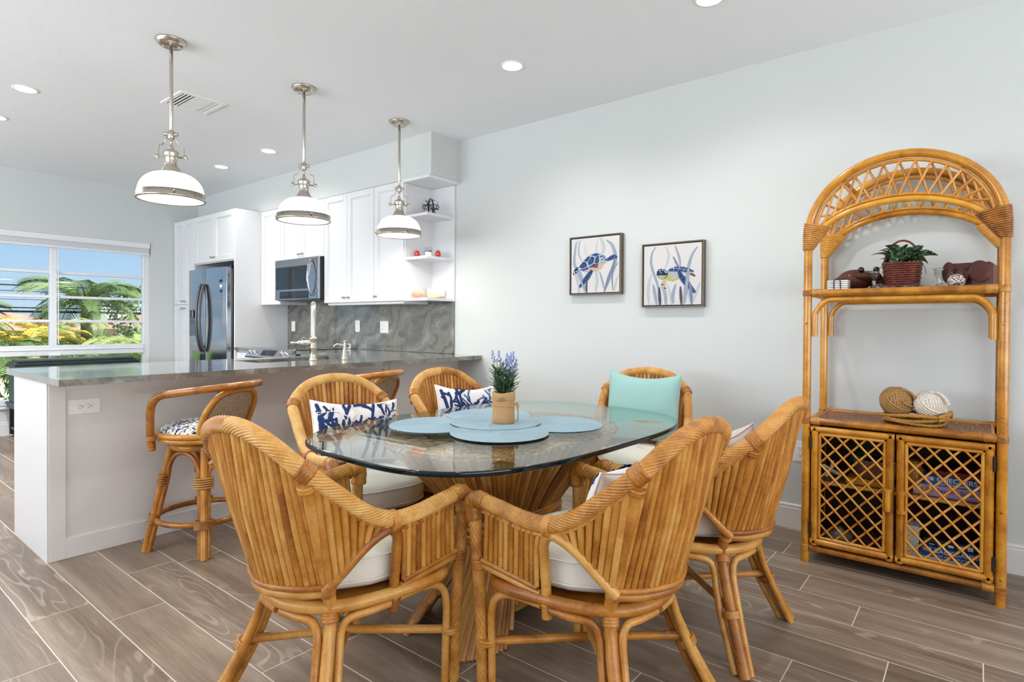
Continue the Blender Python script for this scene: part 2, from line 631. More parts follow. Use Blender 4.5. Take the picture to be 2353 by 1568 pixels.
# ------------------------------------------------------------------ room shell
WR, YF, XL, YB, HC = 3.673, 7.80, -3.2, -3.1, 2.755      # right wall, far wall, left wall, back wall, ceiling
fl = struct(MB().box((XL-.1, YB-.1, -.12), (WR+.1, YF+.1, -.0007)).build('floor', MT['grout']))
TL, TW = 1.22, .2025
joint = {-1: .843, 2: .811, 3: .61, 4: .376, 5: -.026, 6: .234, 7: .50, 12: 3.092, 13: 2.66, 14: 2.895}
tile_mesh = {}
def tile(x0, x1, y0, y1):
    g = .0019
    key = (round(x1-x0, 4), round(y1-y0, 4))
    if key not in tile_mesh:
        hx, hy = key[0]/2-g, key[1]/2-g
        tile_mesh[key] = MB().box((-hx, -hy, -.008), (hx, hy, 0), .0006).mesh('tile', MT['plank'])
    inst(tile_mesh[key], 'tile', fl, ((x0+x1)/2, (y0+y1)/2, 0))
for k in range(-1, 34):
    x1 = min(3.636-TW*k, WR)
    x0 = max(3.636-TW*(k+1), XL)
    if x1-x0 < .01:
        continue
    off = joint.get(k, (k*.47+.31) % TL)
    off = off % TL
    y = YB - ((YB-off) % TL)
    while y < YF:
        a, b = max(y, YB), min(y+TL, YF)
        if b-a > .02:
            tile(x0, x1, a, b)
        y += TL

struct(MB().box((WR, YB-.15, -.1), (WR+.15, YF+.15, HC+.1)).build('wall_right', MT['wall']))
struct(MB().box((XL-.15, YB-.15, HC), (WR+.15, YF+.15, HC+.12)).build('ceiling', MT['ceil']))
struct(MB().box((XL, YB-.15, -.1), (WR, YB, HC+.05)).build('wall_back', MT['wall']))
# far wall with the window opening
WX0, WX1, WZ0, WZ1 = .90, 2.78, .30, 2.12
m = MB()
m.box((XL, YF, -.1), (WX0, YF+.18, HC+.05)); m.box((WX1, YF, -.1), (WR, YF+.18, HC+.05))
m.box((WX0, YF, -.1), (WX1, YF+.18, WZ0)); m.box((WX0, YF, WZ1), (WX1, YF+.18, HC+.05))
struct(m.build('wall_far', MT['wall']))
# left wall with the opening of the glass doors
m = MB()
m.box((XL-.15, YB, -.1), (XL, -.2, HC+.05)); m.box((XL-.15, 6.9, -.1), (XL, YF, HC+.05))
m.box((XL-.15, -.2, 2.4), (XL, 6.9, HC+.05)); m.box((XL-.15, -.2, -.1), (XL, 6.9, .02))
struct(m.build('wall_left', MT['wall']))
d = bpy.data.objects.new('window_2', None); COL.objects.link(d); struct(d)
for i in range(5):
    y = -.2+7.1*i/4
    MB().box((XL-.12, y-.04, .02), (XL-.04, y+.04, 2.4), .004).build('frame', MT['vinyl'], d)
d = bpy.data.objects.new('added_back_frame', None); COL.objects.link(d); struct(d)  # unseen frame added around the back fill light, wall is solid
for i in range(4):
    x = -2.4+5.6*i/3
    MB().box((x-.04, YB, .35), (x+.04, YB+.03, 2.4), .004).build('frame', MT['vinyl'], d)
for z in (.35, 2.36):
    MB().box((-2.36, YB, z), (3.16, YB+.03, z+.05), .004).build('frame', MT['vinyl'], d)
# soffit above the kitchen cabinets
struct(MB().box((3.33, 3.52, 2.405), (WR, YF, HC)).build('wall_soffit', MT['wall']))
# baseboards
def baseboard(name, p0, p1, nrm):
    prof = [(0, 0), (.014, 0), (.014, .118), (.011, .124), (.011, .128), (.014, .131), (.012, .138), (.004, .142), (0, .142)]
    a, b, n = Vector(p0), Vector(p1), Vector(nrm)
    m = MB()
    rows = [[tuple(q + n*x + Vector((0, 0, z))) for x, z in prof] for q in (a, b)]
    m.sheet(rows, False)
    m.add(rows[0], [tuple(range(len(prof)))]); m.add(rows[1], [tuple(range(len(prof)-1, -1, -1))])
    struct(m.build(name, MT['trim']))
baseboard('baseboard_right', (WR, YB, 0), (WR, 3.50, 0), (-1, 0, 0))
baseboard('baseboard_far', (XL, YF, 0), (3.0, YF, 0), (0, -1, 0))
baseboard('baseboard_back', (XL, YB, 0), (WR, YB, 0), (0, 1, 0))

# ------------------------------------------------------------------ far window
w1 = bpy.data.objects.new('window_1', None); COL.objects.link(w1); struct(w1)
fy0, fy1 = YF+.045, YF+.115
def wbox(name, x0, x1, z0, z1, y0=fy0, y1=fy1, b=.004, mt='vinyl', parent=w1):
    return MB().box((x0, y0, z0), (x1, y1, z1), b).build(name, MT[mt], parent)
wbox('frame', WX0, WX0+.055, WZ0, WZ1); wbox('frame', WX1-.065, WX1, WZ0, WZ1)
wbox('frame', WX0+.055, WX1-.065, WZ1-.06, WZ1); wbox('frame', WX0+.055, WX1-.065, WZ0, WZ0+.06)
wbox('rail', WX0+.055, WX1-.065, .807, .917, fy0-.015, fy1)
wbox('rail', WX0+.055, WX1-.065, .862, .874, fy0-.024, fy1-.03)
wbox('latch', 1.80, 1.90, .800, .822, fy0-.035, fy0-.01)
wbox('mullion', 1.812, 1.872, .917, WZ1-.06, fy0-.012, fy1)
wbox('mullion', 1.880, 1.888, .93, 1.98, fy0-.02, fy0)
wbox('mullion', 1.812, 1.872, WZ0+.06, .807)
for (x0, x1) in ((WX0+.055, 1.812), (1.872, WX1-.065)):
    zs = [.917, 1.18, 1.445, 1.71, WZ1-.06]
    for z in zs[1:-1]:
        wbox('muntin', x0, x1, z-.014, z+.014, fy0+.008, fy1-.012, .003)
    for a, b in zip(zs, zs[1:]):
        wbox('pane', x0, x1, a, b, YF+.079, YF+.083, 0, 'pane')
    wbox('pane', x0, x1, WZ0+.06, .807, YF+.079, YF+.083, 0, 'pane')
wbox('sill', WX0-.02, WX1+.02, WZ0-.03, WZ0, YF-.03, fy0, .005, 'trim')
rs = thing('roller_shade', 'white roller shade cassette with grey fabric across window top', 'shade', (0, 0, 0))
MB().box((WX0+.005, YF-.02, 2.055), (WX1-.012, YF+.04, 2.117), .004).build('cassette', MT['vinyl'], rs)
MB().box((WX0+.012, YF+.0, 1.995), (WX1-.014, YF+.012, 2.055)).build('fabric', MT['shadefab'], rs)
MB().box((WX0+.012, YF-.006, 1.975), (WX1-.014, YF+.018, 1.997), .004).build('hem_bar', MT['vinyl'], rs)

# ------------------------------------------------------------------ ceiling fixtures
def can(x, y, label):
    t = thing('recessed_light', label, 'ceiling light', (x, y, HC), 0, 'recessed ceiling lights')
    MB().lathe([(.072, 0), (.072, -.004), (.062, -.006), (.056, -.002), (.056, 0), (.072, 0)], 32).build('trim_ring', MT['white_pl'], t)
    MB().lathe([(.0001, -.003), (.056, -.003)], 32).build('lens', MT['led'], t)
    l = bpy.data.lights.new('can', 'SPOT')
    l.energy = CAN_W*(.75 if y > 4 and x > 2 else (5.0 if x > 0 else 1.2) if y > 4 else 1.35 if x > 2 else .6)
    l.spot_size = math.radians(150)
    l.spot_blend = .8
    l.shadow_soft_size = .05
    l.color = (1, .955, .90)
    o = bpy.data.objects.new('can_lamp', l)
    COL.objects.link(o)
    o.location = (x, y, HC-.02)
CAN_W = 22
for x, y, lb in ((2.79, 2.24, 'recessed ceiling light in dining area above green pillow chair'), (2.80, 1.03, 'recessed ceiling light cut off by top edge of photo'),
                 (2.80, 5.11, 'recessed ceiling light over kitchen range, nearer of the small pair'), (2.79, 6.01, 'recessed ceiling light before the refrigerator, farther of small pair'),
                 (1.04, 5.07, 'recessed ceiling light at upper left beyond the peninsula'), (1.04, 5.94, 'recessed ceiling light cut off at left edge of photo'),
                 (1.04, 2.24, 'recessed ceiling light out of view above the dining table head'), (1.04, 1.03, 'recessed ceiling light out of view nearest the camera'),
                 (-1.0, 5.07, 'added recessed ceiling light out of view over the living area'), (-1.0, 2.24, 'added recessed ceiling light out of view left of the camera')):  # these two lamps are unseen, added to light the room
    can(x, y, lb)
v = thing('air_vent', 'white rectangular ceiling air vent with angled louvers', 'vent', (1.855, 4.425, HC))
m = MB()
hx, hy = .155, .175
for a, b in (((-hx, -hy), (hx, -hy+.03)), ((-hx, hy-.03), (hx, hy)), ((-hx, -hy+.03), (-hx+.03, hy-.03)), ((hx-.03, -hy+.03), (hx, hy-.03))):
    m.box((a[0], a[1], -.008), (b[0], b[1], 0), .002)
m.build('frame', MT['white_pl'], v)
MB().box((-hx+.02, -hy+.02, -.0015), (hx-.02, hy-.02, -.0003)).build('duct', MT['slot'], v)
for i, x in enumerate((-.112, -.088, -.064)):
    s_ = MB().box((-.003, -hy+.03, -.009), (.003, hy-.03, -.002)).build('louver', MT['white_pl'], v); s_.location.x = x
for i in range(9):
    y = -hy+.045+i*.0325
    mm = MB(); mm.X = Matrix.Translation((.0, y, -.0065)) @ Matrix.Rotation(.06, 4, 'X')
    mm.box((-.05, -.0158, -.001), (.055, .0158, .001)).build('louver', MT['white_pl'], v)
for i, x in enumerate((.072, .104)):
    mm = MB(); mm.X = Matrix.Translation((x, 0, -.006)) @ Matrix.Rotation(-.12, 4, 'Y')
    mm.box((-.015, -hy+.03, -.001), (.015, hy-.03, .001)).build('louver', MT['white_pl'], v)

def pendant(x, y, label):
    t = thing('pendant_light', label, 'pendant light', (x, y, HC), math.radians(-38), 'pendant lights over the peninsula')
    MB().lathe([(.0001, 0), (.078, 0), (.078, -.006), (.072, -.012), (.070, -.018), (.064, -.024), (.056, -.03), (.0001, -.031)], 40).build('canopy', MT['nickel'], t)
    for s in (-1, 1):
        MB().lathe([(.0001, -.040), (.004, -.039), (.0055, -.035), (.004, -.031), (.003, -.028)], 12, (s*.04, 0, 0)).build('screw', MT['nickel'], t)
    MB().lathe([(.007, -.03), (.007, -.05), (.0095, -.052), (.0095, -.50), (.008, -.502)], 16).build('rod', MT['nickel'], t)
    MB().lathe([(.0095, -.50), (.016, -.505), (.017, -.548), (.012, -.553), (.006, -.555), (.006, -.590), (.010, -.593)], 20).build('collar', MT['nickel'], t)
    for s in (-1, 1):
        ya = MB()
        p = spl([(s*.020, 0, -.525), (s*.026, 0, -.55), (s*.040, 0, -.575), (s*.060, 0, -.588), (s*.064, 0, -.60), (s*.064, 0, -.655)], 5)
        ya.tube(p, .009, 8, flat=.3, up=(0, 1, 0)).build('yoke_arm', MT['nickel'], t)
        k = MB(); k.X = Matrix.Translation((s*.024, 0, -.522)) @ Matrix.Rotation(pi/2, 4, 'Y')
        k.lathe([(.0001, -.012), (.010, -.012), (.010, .012), (.0001, .012)], 14).build('pivot', MT['nickel'], t)
        k = MB(); k.X = Matrix.Translation((s*.064, 0, -.650)) @ Matrix.Rotation(s*pi/2, 4, 'Y')
        k.lathe([(.004, -.036), (.004, 0), (.013, .002), (.013, .016), (.010, .019), (.0001, .019)], 16).build('knob', MT['nickel'], t)
    MB().lathe([(.008, -.588), (.014, -.602), (.012, -.606), (.028, -.615), (.038, -.622), (.040, -.634), (.036, -.640), (.038, -.646), (.034, -.650), (.031, -.655), (.030, -.690), (.036, -.705), (.040, -.708), (.044, -.722), (.056, -.735), (.058, -.742)], 32).build('socket', MT['nickel'], t)
    dome = [(.056+.109*(1-(1-i/14)**2)**.5*1.0, -.740-.108*(1-cos(pi/2*i/14))**1.0) for i in range(15)]
    dome = [(.055+.110*sin(pi/2*i/14), -.742-.112*(1-cos(pi/2*i/14))) for i in range(15)]
    MB().lathe(dome, 48).build('shade', MT['opal'], t)
    MB().lathe([(.165, -.852), (.172, -.853), (.172, -.882), (.176, -.884), (.176, -.892), (.164, -.894), (.162, -.888), (.162, -.855), (.165, -.852)], 56).build('rim', MT['nickel'], t)
    for i in range(3):
        a = 2*pi*i/3+.9
        k = MB(); k.X = Matrix.Translation((.172*cos(a), .172*sin(a), -.867)) @ Matrix.Rotation(a, 4, 'Z') @ Matrix.Rotation(pi/2, 4, 'Y')
        k.lathe([(.003, -.002), (.003, .006), (.007, .007), (.007, .014), (.0001, .015)], 12).build('thumb_screw', MT['nickel'], t)
    MB().lathe([(.0001, -.902), (.06, -.900), (.11, -.896), (.1625, -.889)], 40).build('diffuser', MT['opal_d'], t)
    l = bpy.data.lights.new('pendant_lamp', 'AREA'); l.shape = 'DISK'; l.size = .30; l.energy = 4; l.color = (1, .94, .85)
    o = bpy.data.objects.new('pendant_lamp', l); COL.objects.link(o); o.location = (x, y, HC-.91)
pendant(1.37, 3.55, 'brushed nickel pendant with white glass shade, nearest the counter end')
pendant(2.195, 3.55, 'brushed nickel pendant with white glass shade, middle of three')
pendant(3.02, 3.55, 'brushed nickel pendant with white glass shade beside the corner shelves')

# ------------------------------------------------------------------ kitchen cabinets (fronts face -x)
def door(parent, x, y0, y1, z0, z1, knob=None, fr=.058, th=.02, name='door'):
    """framed door lying in the plane x, front towards -x; y0<y1"""
    g = .0015
    y0, y1, z0, z1 = y0+g, y1-g, z0+g, z1-g
    m = MB()
    m.box((x-th, y0, z0), (x, y0+fr, z1), .002); m.box((x-th, y1-fr, z0), (x, y1, z1), .002)
    m.box((x-th, y0+fr, z0), (x, y1-fr, z0+fr), .002); m.box((x-th, y0+fr, z1-fr), (x, y1-fr, z1), .002)
    m.box((x-th+.011, y0+fr, z0+fr), (x-.002, y1-fr, z1-fr))
    b = .012                                        # moulding step inside the frame
    m.box((x-th+.006, y0+fr, z0+fr), (x-th+.012, y0+fr+b, z1-fr), .002); m.box((x-th+.006, y1-fr-b, z0+fr), (x-th+.012, y1-fr, z1-fr), .002)
    m.box((x-th+.006, y0+fr+b, z0+fr), (x-th+.012, y1-fr-b, z0+fr+b), .002); m.box((x-th+.006, y0+fr+b, z1-fr-b), (x-th+.012, y1-fr-b, z1-fr), .002)
    d = m.build(name, MT['cab'], parent)
    if knob:
        k = MB(); k.X = Matrix.Translation((x-th, knob[0], knob[1])) @ Matrix.Rotation(-pi/2, 4, 'Y')
        k.lathe([(.006, 0), (.005, .012), (.011, .017), (.013, .022), (.011, .027), (.0001, .029)], 16).build('knob', MT['nickel'], d)
    return d
def cabinet(name, label, x0, x1, y0, y1, z0, z1):
    t = thing(name, label, 'cabinet', (0, 0, 0))
    MB().box((x0+.02, y0+.0008, z0), (x1, y1-.0008, z1), .001).build('body', MT['cab'], t)
    return t
XU, ZU0, ZU1 = 3.33, 1.372, 2.404
WB = WR-.002
# tall fridge surround and pantry
XT = 3.04
t = cabinet('pantry_cabinet', 'tall white pantry cabinet between refrigerator and window wall', XT, WB, 7.225, 7.795, .1, ZU1)
for a, b, k in ((7.225, 7.51, 7.475), (7.51, 7.795, 7.545)):
    door(t, XT+.02, a, b, 1.39, ZU1, (k, 1.43)); door(t, XT+.02, a, b, .11, 1.388, (k, 1.345))
t = cabinet('fridge_cabinet', 'white two door cabinet above the refrigerator', XT, WB, 6.262, 7.223, 1.85, ZU1)
door(t, XT+.02, 6.262, 6.742, 1.86, ZU1, (6.71, 1.91)); door(t, XT+.02, 6.742, 7.223, 1.86, ZU1, (6.775, 1.91))
tag(MB().box((XT-.002, 6.235, 0), (WB, 6.259, ZU1), .001).build('side_panel', MT['cab']), 'tall white end panel to the right of the refrigerator', 'panel')
# wall cabinets
t = cabinet('wall_cabinet', 'narrow white wall cabinet left of the microwave', XU, WB, 5.835, 6.233, ZU0, ZU1)
door(t, XU+.02, 5.835, 6.233, ZU0, ZU1)
t = cabinet('wall_cabinet', 'short white two door wall cabinet above the microwave', XU, WB, 5.03, 5.833, 1.835, ZU1)
door(t, XU+.02, 5.03, 5.432, 1.835, ZU1, (5.40, 1.885)); door(t, XU+.02, 5.432, 5.833, 1.835, ZU1, (5.465, 1.885))
t = cabinet('wall_cabinet', 'white two door wall cabinet right of the microwave', XU, WB, 4.26, 5.028, ZU0, ZU1)
door(t, XU+.02, 4.26, 4.66, ZU0, ZU1, (4.625, 1.42)); door(t, XU+.02, 4.66, 5.028, ZU0, ZU1, (4.695, 1.42))
t = cabinet('wall_cabinet', 'white single door wall cabinet beside the open corner shelves', XU, WB, 3.86, 4.258, ZU0, ZU1)
door(t, XU+.02, 3.86, 4.258, ZU0, ZU1, (4.225, 1.42))
tag(MB().box((XU+.03, 3.88, ZU0-.022), (WB-.03, 5.0, ZU0-.001)).build('light_rail', MT['cab']), 'thin white light rail under the right wall cabinets', 'trim')
# open corner shelves
t = thing('corner_shelf_unit', 'open white corner shelf unit at end of wall cabinets', 'shelf')
MB().box((WB-.018, 3.57, ZU0), (WB, 3.858, ZU1-.025), .001).build('back_panel', MT['cab'], t)
MB().box((XU+.01, 3.845, ZU0), (WB-.018, 3.858, ZU1-.025), .001).build('side_panel', MT['cab'], t)
MB().prism([(3.312, 3.858), (3.312, 3.525), (WB, 3.525), (WB, 3.858)], ZU1-.024, ZU1).build('top', MT['cab'], t)
for z in (2.105, 1.745, ZU0+.022):
    MB().prism([(XU+.012, 3.843), (XU+.012, 3.575), (WB-.019, 3.575), (WB-.019, 3.843)], z-.022, z).build('shelf', MT['cab'], t)

# refrigerator
FX = 2.955
t = thing('refrigerator', 'stainless steel french door refrigerator with curved handles', 'refrigerator', (0, 0, 0))
MB().box((FX+.075, 6.285, .02), (3.60, 7.195, 1.765), .004).build('body', MT['steel_d'], t)
def fdoor(y0, y1, z0, z1):
    m = MB(); n = 10
    rows = []
    for i in range(n+1):
        y = y0+(y1-y0)*i/n
        q = abs(2*i/n-1)
        x = FX+.012*q**6+.004*q**2
        rows.append([(x, y, z0), (x, y, z1)])
    m.sheet(rows)
    m.box((FX+.018, y0, z0), (FX+.068, y1, z1), .003)
    return m.build('door', MT['steel'], t)
d1 = fdoor(6.285, 6.785, .72, 1.775); d2 = fdoor(6.79, 7.195, .72, 1.775); d3 = fdoor(6.285, 7.195, .06, .71)
for d_, y, s in ((d1, 6.755, -1), (d2, 6.82, 1)):
    p = spl([(FX, y, 1.60), (FX-.025, y, 1.56), (FX-.052, y-s*.012*0, 1.40), (FX-.062, y, 1.22), (FX-.052, y, 1.03), (FX-.025, y, .89), (FX, y, .85)], 6)
    MB().tube(p, .018, 10, flat=.7).build('handle', MT['steel_d'], d_)
MB().tube(spl([(FX, 6.40, .64), (FX-.05, 6.45, .64), (FX-.055, 6.74, .64), (FX-.05, 7.03, .64), (FX, 7.08, .64)], 5), .014, 10).build('handle', MT['steel_d'], d3)
m = MB(); m.box((FX-.003, 6.98, 1.02), (FX+.012, 7.15, 1.32), .003)
dp = m.build('dispenser', MT['blackg'], d2)
MB().box((FX-.02, 7.02, 1.23), (FX-.002, 7.11, 1.31), .004).build('spout', MT['steel_d'], dp)
for i in range(3):
    MB().box((FX-.0015, 6.36, 1.50+i*.055), (FX+.012, 6.415 if i == 2 else 6.40, 1.53+i*.055), .001).build('sticker', MT['navy' if i % 2 == 0 else 'white_pl'], d1)
MB().box((FX+.07, 6.29, 1.765), (FX+.16, 6.36, 1.80), .003).build('hinge_cover', MT['black'], t)

# microwave
MX = 3.265
t = thing('microwave', 'stainless over the range microwave with black glass door', 'microwave')
MB().box((MX+.03, 5.034, 1.412), (WB, 5.829, 1.832), .003).build('body', MT['black'], t)
MB().box((MX, 5.034, 1.412), (MX+.029, 5.829, 1.832), .006).build('face', MT['steel'], t)
dd = MB().box((MX-.006, 5.20, 1.52), (MX+.004, 5.80, 1.755), .003).build('door_glass', MT['blackg'], t)
MB().box((MX-.004, 5.20, 1.425), (MX+.004, 5.73, 1.50), .002).build('control_panel', MT['blackg'], t)
MB().tube(spl([(MX, 5.13, 1.80), (MX-.03, 5.13, 1.77), (MX-.05, 5.13, 1.63), (MX-.03, 5.13, 1.49), (MX, 5.13, 1.455)], 6), .016, 10, flat=.7).build('handle', MT['steel'], t)
MB().box((MX-.001, 5.044, 1.43), (MX+.004, 5.056, 1.82), .001).build('vent_strip', MT['steel_d'], t)
MB().box((MX+.02, 5.06, 1.405), (WB-.03, 5.80, 1.4125)).build('underside', MT['steel_d'], t)

# backsplash
ZC = .913
t = thing('backsplash', 'grey veined stone backsplash behind the range and counter', 'backsplash')
for a, b in ((3.575, 5.02), (5.022, 6.234)):
    MB().box((WB-.02, a, ZC+.001), (WB, b, ZU0-.001 if a < 5 else 1.405), .0015).build('slab', MT['stone'], t)

# base cabinets along the wall, range between them
XB = 3.06
t = cabinet('base_cabinet', 'white base cabinet left of the range', XB, WB, 5.835, 6.232, .1, ZC-.032)
door(t, XB+.02, 5.835, 6.232, .11, .86)
t = cabinet('base_cabinet', 'white base cabinet right of the range behind the peninsula', XB, WB, 4.275, 5.033, .1, ZC-.032)
door(t, XB+.02, 4.275, 4.655, .11, .86); door(t, XB+.02, 4.655, 5.033, .11, .86)
def slab(name, label, poly, hole=None):
    m = MB()
    if hole is None:
        m.prism(poly, ZC-.031, ZC)
    o = m.build(name, MT['stone'])
    return tag(o, label, 'worktop')
slab('worktop', 'short stone worktop between the range and the refrigerator panel', [(3.03, 5.84), (WB-.021, 5.84), (WB-.021, 6.233), (3.03, 6.233)])
slab('worktop', 'stone worktop along the wall right of the range', [(3.03, 4.2485), (WB-.021, 4.2485), (WB-.021, 5.03), (3.03, 5.03)])
t = thing('range', 'stainless slide in range with front knobs and black glass top', 'stove')
MB().box((3.03, 5.037, .02), (3.64, 5.833, .90), .004).build('body', MT['steel_d'], t)
MB().box((3.035, 5.037, .9005), (3.645, 5.833, .918), .003).build('cooktop', MT['blackg'], t)
m = MB()
m.prism([(2.945, .835), (3.06, .835), (3.06, .925), (3.035, .925)], 0, .796)
m.X = None
pan = MB(); pan.X = Matrix(((1, 0, 0, 0), (0, 0, -1, 5.833), (0, 1, 0, 0), (0, 0, 0, 1)))
pan.prism([(2.945, .825), (3.03, .825), (3.03, .926), (3.015, .926), (2.945, .838)], 0, .796).build('control_panel', MT['chrome'], t)
slope = math.atan2(.070, .088)
for y in (5.77, 5.70, 5.17, 5.10):
    k = MB(); k.X = Matrix.Translation((2.978, y, .880)) @ Matrix.Rotation(-(pi/2-slope), 4, 'Y')
    k.lathe([(.024, 0), (.024, .006), (.020, .008), (.018, .030), (.015, .033), (.0001, .033)], 20).build('knob', MT['chrome'], t)
k = MB(); k.X = Matrix.Translation((2.978, 5.435, .880)) @ Matrix.Rotation(-(pi/2-slope), 4, 'Y')
k.box((-.032, -.125, 0), (.032, .125, .002)).build('display', MT['blackg'], t)
MB().box((3.0, 5.05, .20), (3.029, 5.82, .80), .004).build('oven_door', MT['steel'], t)
MB().tube([(2.96, 5.12, .75), (2.96, 5.75, .75)], .012, 10).build('handle', MT['chrome'], t)

# ------------------------------------------------------------------ peninsula
PX0, PX1, PY0, PY1 = .803, WB, 3.523, 4.16
t = thing('peninsula_cabinet', 'white panelled kitchen peninsula base facing the dining area', 'cabinet')
m = MB()
m.box((PX0, PY0+.02, 0), (PX1, 4.085, .1)); m.box((PX0, PY0+.02, .1), (1.90, PY1, ZC-.032), .001); m.box((2.75, PY0+.02, .1), (PX1, PY1, ZC-.032), .001)
m.box((1.90, PY0+.02, .1), (2.75, PY0+.06, ZC-.032)); m.box((1.90, PY1-.02, .1), (2.75, PY1, ZC-.032)); m.box((1.90, PY0+.06, .1), (2.75, PY1-.02, .40))
m.build('body', MT['cab'], t)
def framed(x0, x1, z0, z1, l, r, b, tp):
    m = MB()
    m.box((x0, PY0, z0), (x0+l, PY0+.02, z1), .0015); m.box((x1-r, PY0, z0), (x1, PY0+.02, z1), .0015)
    m.box((x0+l, PY0, z0), (x1-r, PY0+.02, z0+b), .0015); m.box((x0+l, PY0, z1-tp), (x1-r, PY0+.02, z1), .0015)
    m.box((x0+l, PY0+.010, z0+b), (x1-r, PY0+.019, z1-tp))
    return m.build('front_panel', MT['pen'], t)
framed(PX0+.004, 2.905, 0, ZC-.033, .07, .05, .10, .045)
framed(2.909, PX1, 0, ZC-.033, .055, .055, .10, .045)
MB().box((PX0-.0025, PY0+.005, 0), (PX0+.003, PY1, ZC-.033), .001).build('end_panel', MT['pen'], t)
# worktop with sink cut-out
SX0, SX1, SY0, SY1 = 1.955, 2.70, 3.70, 4.03
m = MB()
x0, x1, y0, y1 = .784, WB, 3.255, 4.246
X_, Y_ = [x0, SX0, SX1, x1], [y0, SY0, SY1, y1]
vs = [(x, y, z) for z in (ZC-.031, ZC) for y in Y_ for x in X_]
fs = []
for j in range(3):
    for i in range(3):
        if i == 1 and j == 1:
            continue
        a = j*4+i
        fs.append((a+16, a+17, a+21, a+20)); fs.append((a+4, a+5, a+1, a))
for i in range(3):
    fs.append((i, i+1, i+17, i+16)); fs.append((12+i+1, 12+i, 28+i, 28+i+1))
    fs.append((i*4+4, i*4, i*4+16, i*4+20)); fs.append((i*4+3, i*4+7, i*4+23, i*4+19))
fs += [(6, 5, 21, 22), (9, 10, 26, 25), (5, 9, 25, 21), (10, 6, 22, 26)]
m.add(vs, fs)
pw = tag(m.build('peninsula_worktop', MT['stone']), 'long polished grey stone worktop of the peninsula with sink cut out', 'worktop')
t = thing('sink', 'stainless undermount sink basin in the peninsula', 'sink')
m = MB()
m.box((SX0-.02, SY0-.02, ZC-.25), (SX1+.02, SY1+.02, ZC-.24))
for a, b in (((SX0-.02, SY0-.02), (SX0-.008, SY1+.02)), ((SX1+.008, SY0-.02), (SX1+.02, SY1+.02)), ((SX0-.008, SY0-.02), (SX1+.008, SY0-.008)), ((SX0-.008, SY1+.008), (SX1+.008, SY1+.02))):
    m.box((a[0], a[1], ZC-.24), (b[0], b[1], ZC-.0315))
m.build('basin', MT['steel'], t)
MB().lathe([(.0001, .003), (.04, .003), (.045, 0)], 24, (2.33, 3.86, ZC-.24)).build('drain', MT['chrome'], t)
t = thing('faucet', 'brushed nickel gooseneck kitchen faucet with side lever', 'faucet', (2.335, 3.655, ZC), math.radians(-32))
MB().lathe([(.032, 0), (.032, .006), (.026, .014), (.024, .02), (.024, .085), (.027, .088), (.027, .094), (.023, .098), (.023, .150), (.028, .153), (.028, .160), (.020, .162), (.019, .17)], 28).build('body', MT['nickel'], t)
MB().tube([(0, 0, .16), (0, 0, .33)]+[(0, .09-.09*cos(a), .33+.072*sin(a)) for a in [pi*i/12 for i in range(1, 13)]]+[(0, .18, .25)], .018, 16).build('spout', MT['nickel'], t)
MB().lathe([(.017, -.09), (.021, -.08), (.021, -.02), (.018, 0)], 16, (0, .18, .25)).build('spray_head', MT['nickel'], t)
k = MB(); k.X = Matrix.Translation((0, 0, .125)) @ Matrix.Rotation(-pi/2, 4, 'Y')
k.lathe([(.020, .0), (.020, .055), (.017, .06), (.022, .066), (.022, .078), (.014, .085), (.018, .095), (.012, .105), (.007, .108), (.008, .135), (.011, .145), (.006, .152), (.0001, .153)], 20).build('lever', MT['nickel'], t)
t = thing('soap_dispenser', 'brushed nickel soap dispenser beside the faucet', 'soap dispenser', (2.54, 3.575, ZC))
MB().lathe([(.028, 0), (.027, .006), (.024, .012), (.018, .06), (.013, .085), (.011, .09), (.013, .093), (.008, .097), (.010, .103), (.007, .11), (.011, .132), (.012, .138), (.0001, .14)], 24).build('body', MT['nickel'], t)
MB().tube(spl([(0, 0, .10), (-.02, .015, .108), (-.042, .03, .112), (-.055, .04, .104), (-.06, .044, .095)], 5), .007, 10).build('spout', MT['nickel'], t)
t = thing('kitchen_timer', 'small white digital timer against the backsplash', 'timer', (3.60, 4.99, ZC))
MB().box((-.012, -.022, .001), (.012, .022, .055), .006).build('case', MT['white_pl'], t)
MB().box((-.0135, -.012, .02), (-.011, .012, .046)).build('screen', MT['slot'], t)

# ------------------------------------------------------------------ outlets
def outlet(label, c, u, n, w_, h_, kind='duplex', rot90=False):
    """plate centred at c; u = horizontal direction in the plane, n = normal"""
    t = thing('outlet', label, 'outlet', (0, 0, 0))
    X = Matrix((Vector(u), Vector((0, 0, 1)), Vector(n))).transposed().to_4x4(); X.translation = Vector(c)
    if rot90:
        X = X @ Matrix.Rotation(pi/2, 4, 'Z')
    def bx(name, a, b, mt, be=0, p=t):
        k = MB(); k.X = X
        return k.box(a, b, be).build(name, MT[mt], p)
    bx('plate', (-w_/2, -h_/2, .0002), (w_/2, h_/2, .005), 'white_pl', .002)
    nn = 2 if w_ > .10 else 1
    for g in range(nn):
        ox = 0 if nn == 1 else (-.023, .023)[g]
        ins = bx('receptacle', (ox-.017, -.034, .0045), (ox+.017, .034, .0065), 'white_pl', .001)
        if kind == 'switch' or (kind == 'mixed' and g):
            bx('rocker', (ox-.012, -.026, .006), (ox+.012, .026, .009), 'white_pl', .002, ins)
        else:
            for zz in (-.018, .018):
                bx('slot', (ox-.008, zz-.004, .0062), (ox-.006, zz+.006, .0069), 'slot', 0, ins)
                bx('slot', (ox+.006, zz-.004, .0062), (ox+.008, zz+.006, .0069), 'slot', 0, ins)
                bx('slot', (ox-.0025, zz-.012, .0062), (ox+.0025, zz-.007, .0069), 'slot', 0, ins)
    return t
outlet('white outlet plate on the peninsula panel', (.955, PY0+.0098, .750), (1, 0, 0), (0, -1, 0), .075, .135, rot90=True)
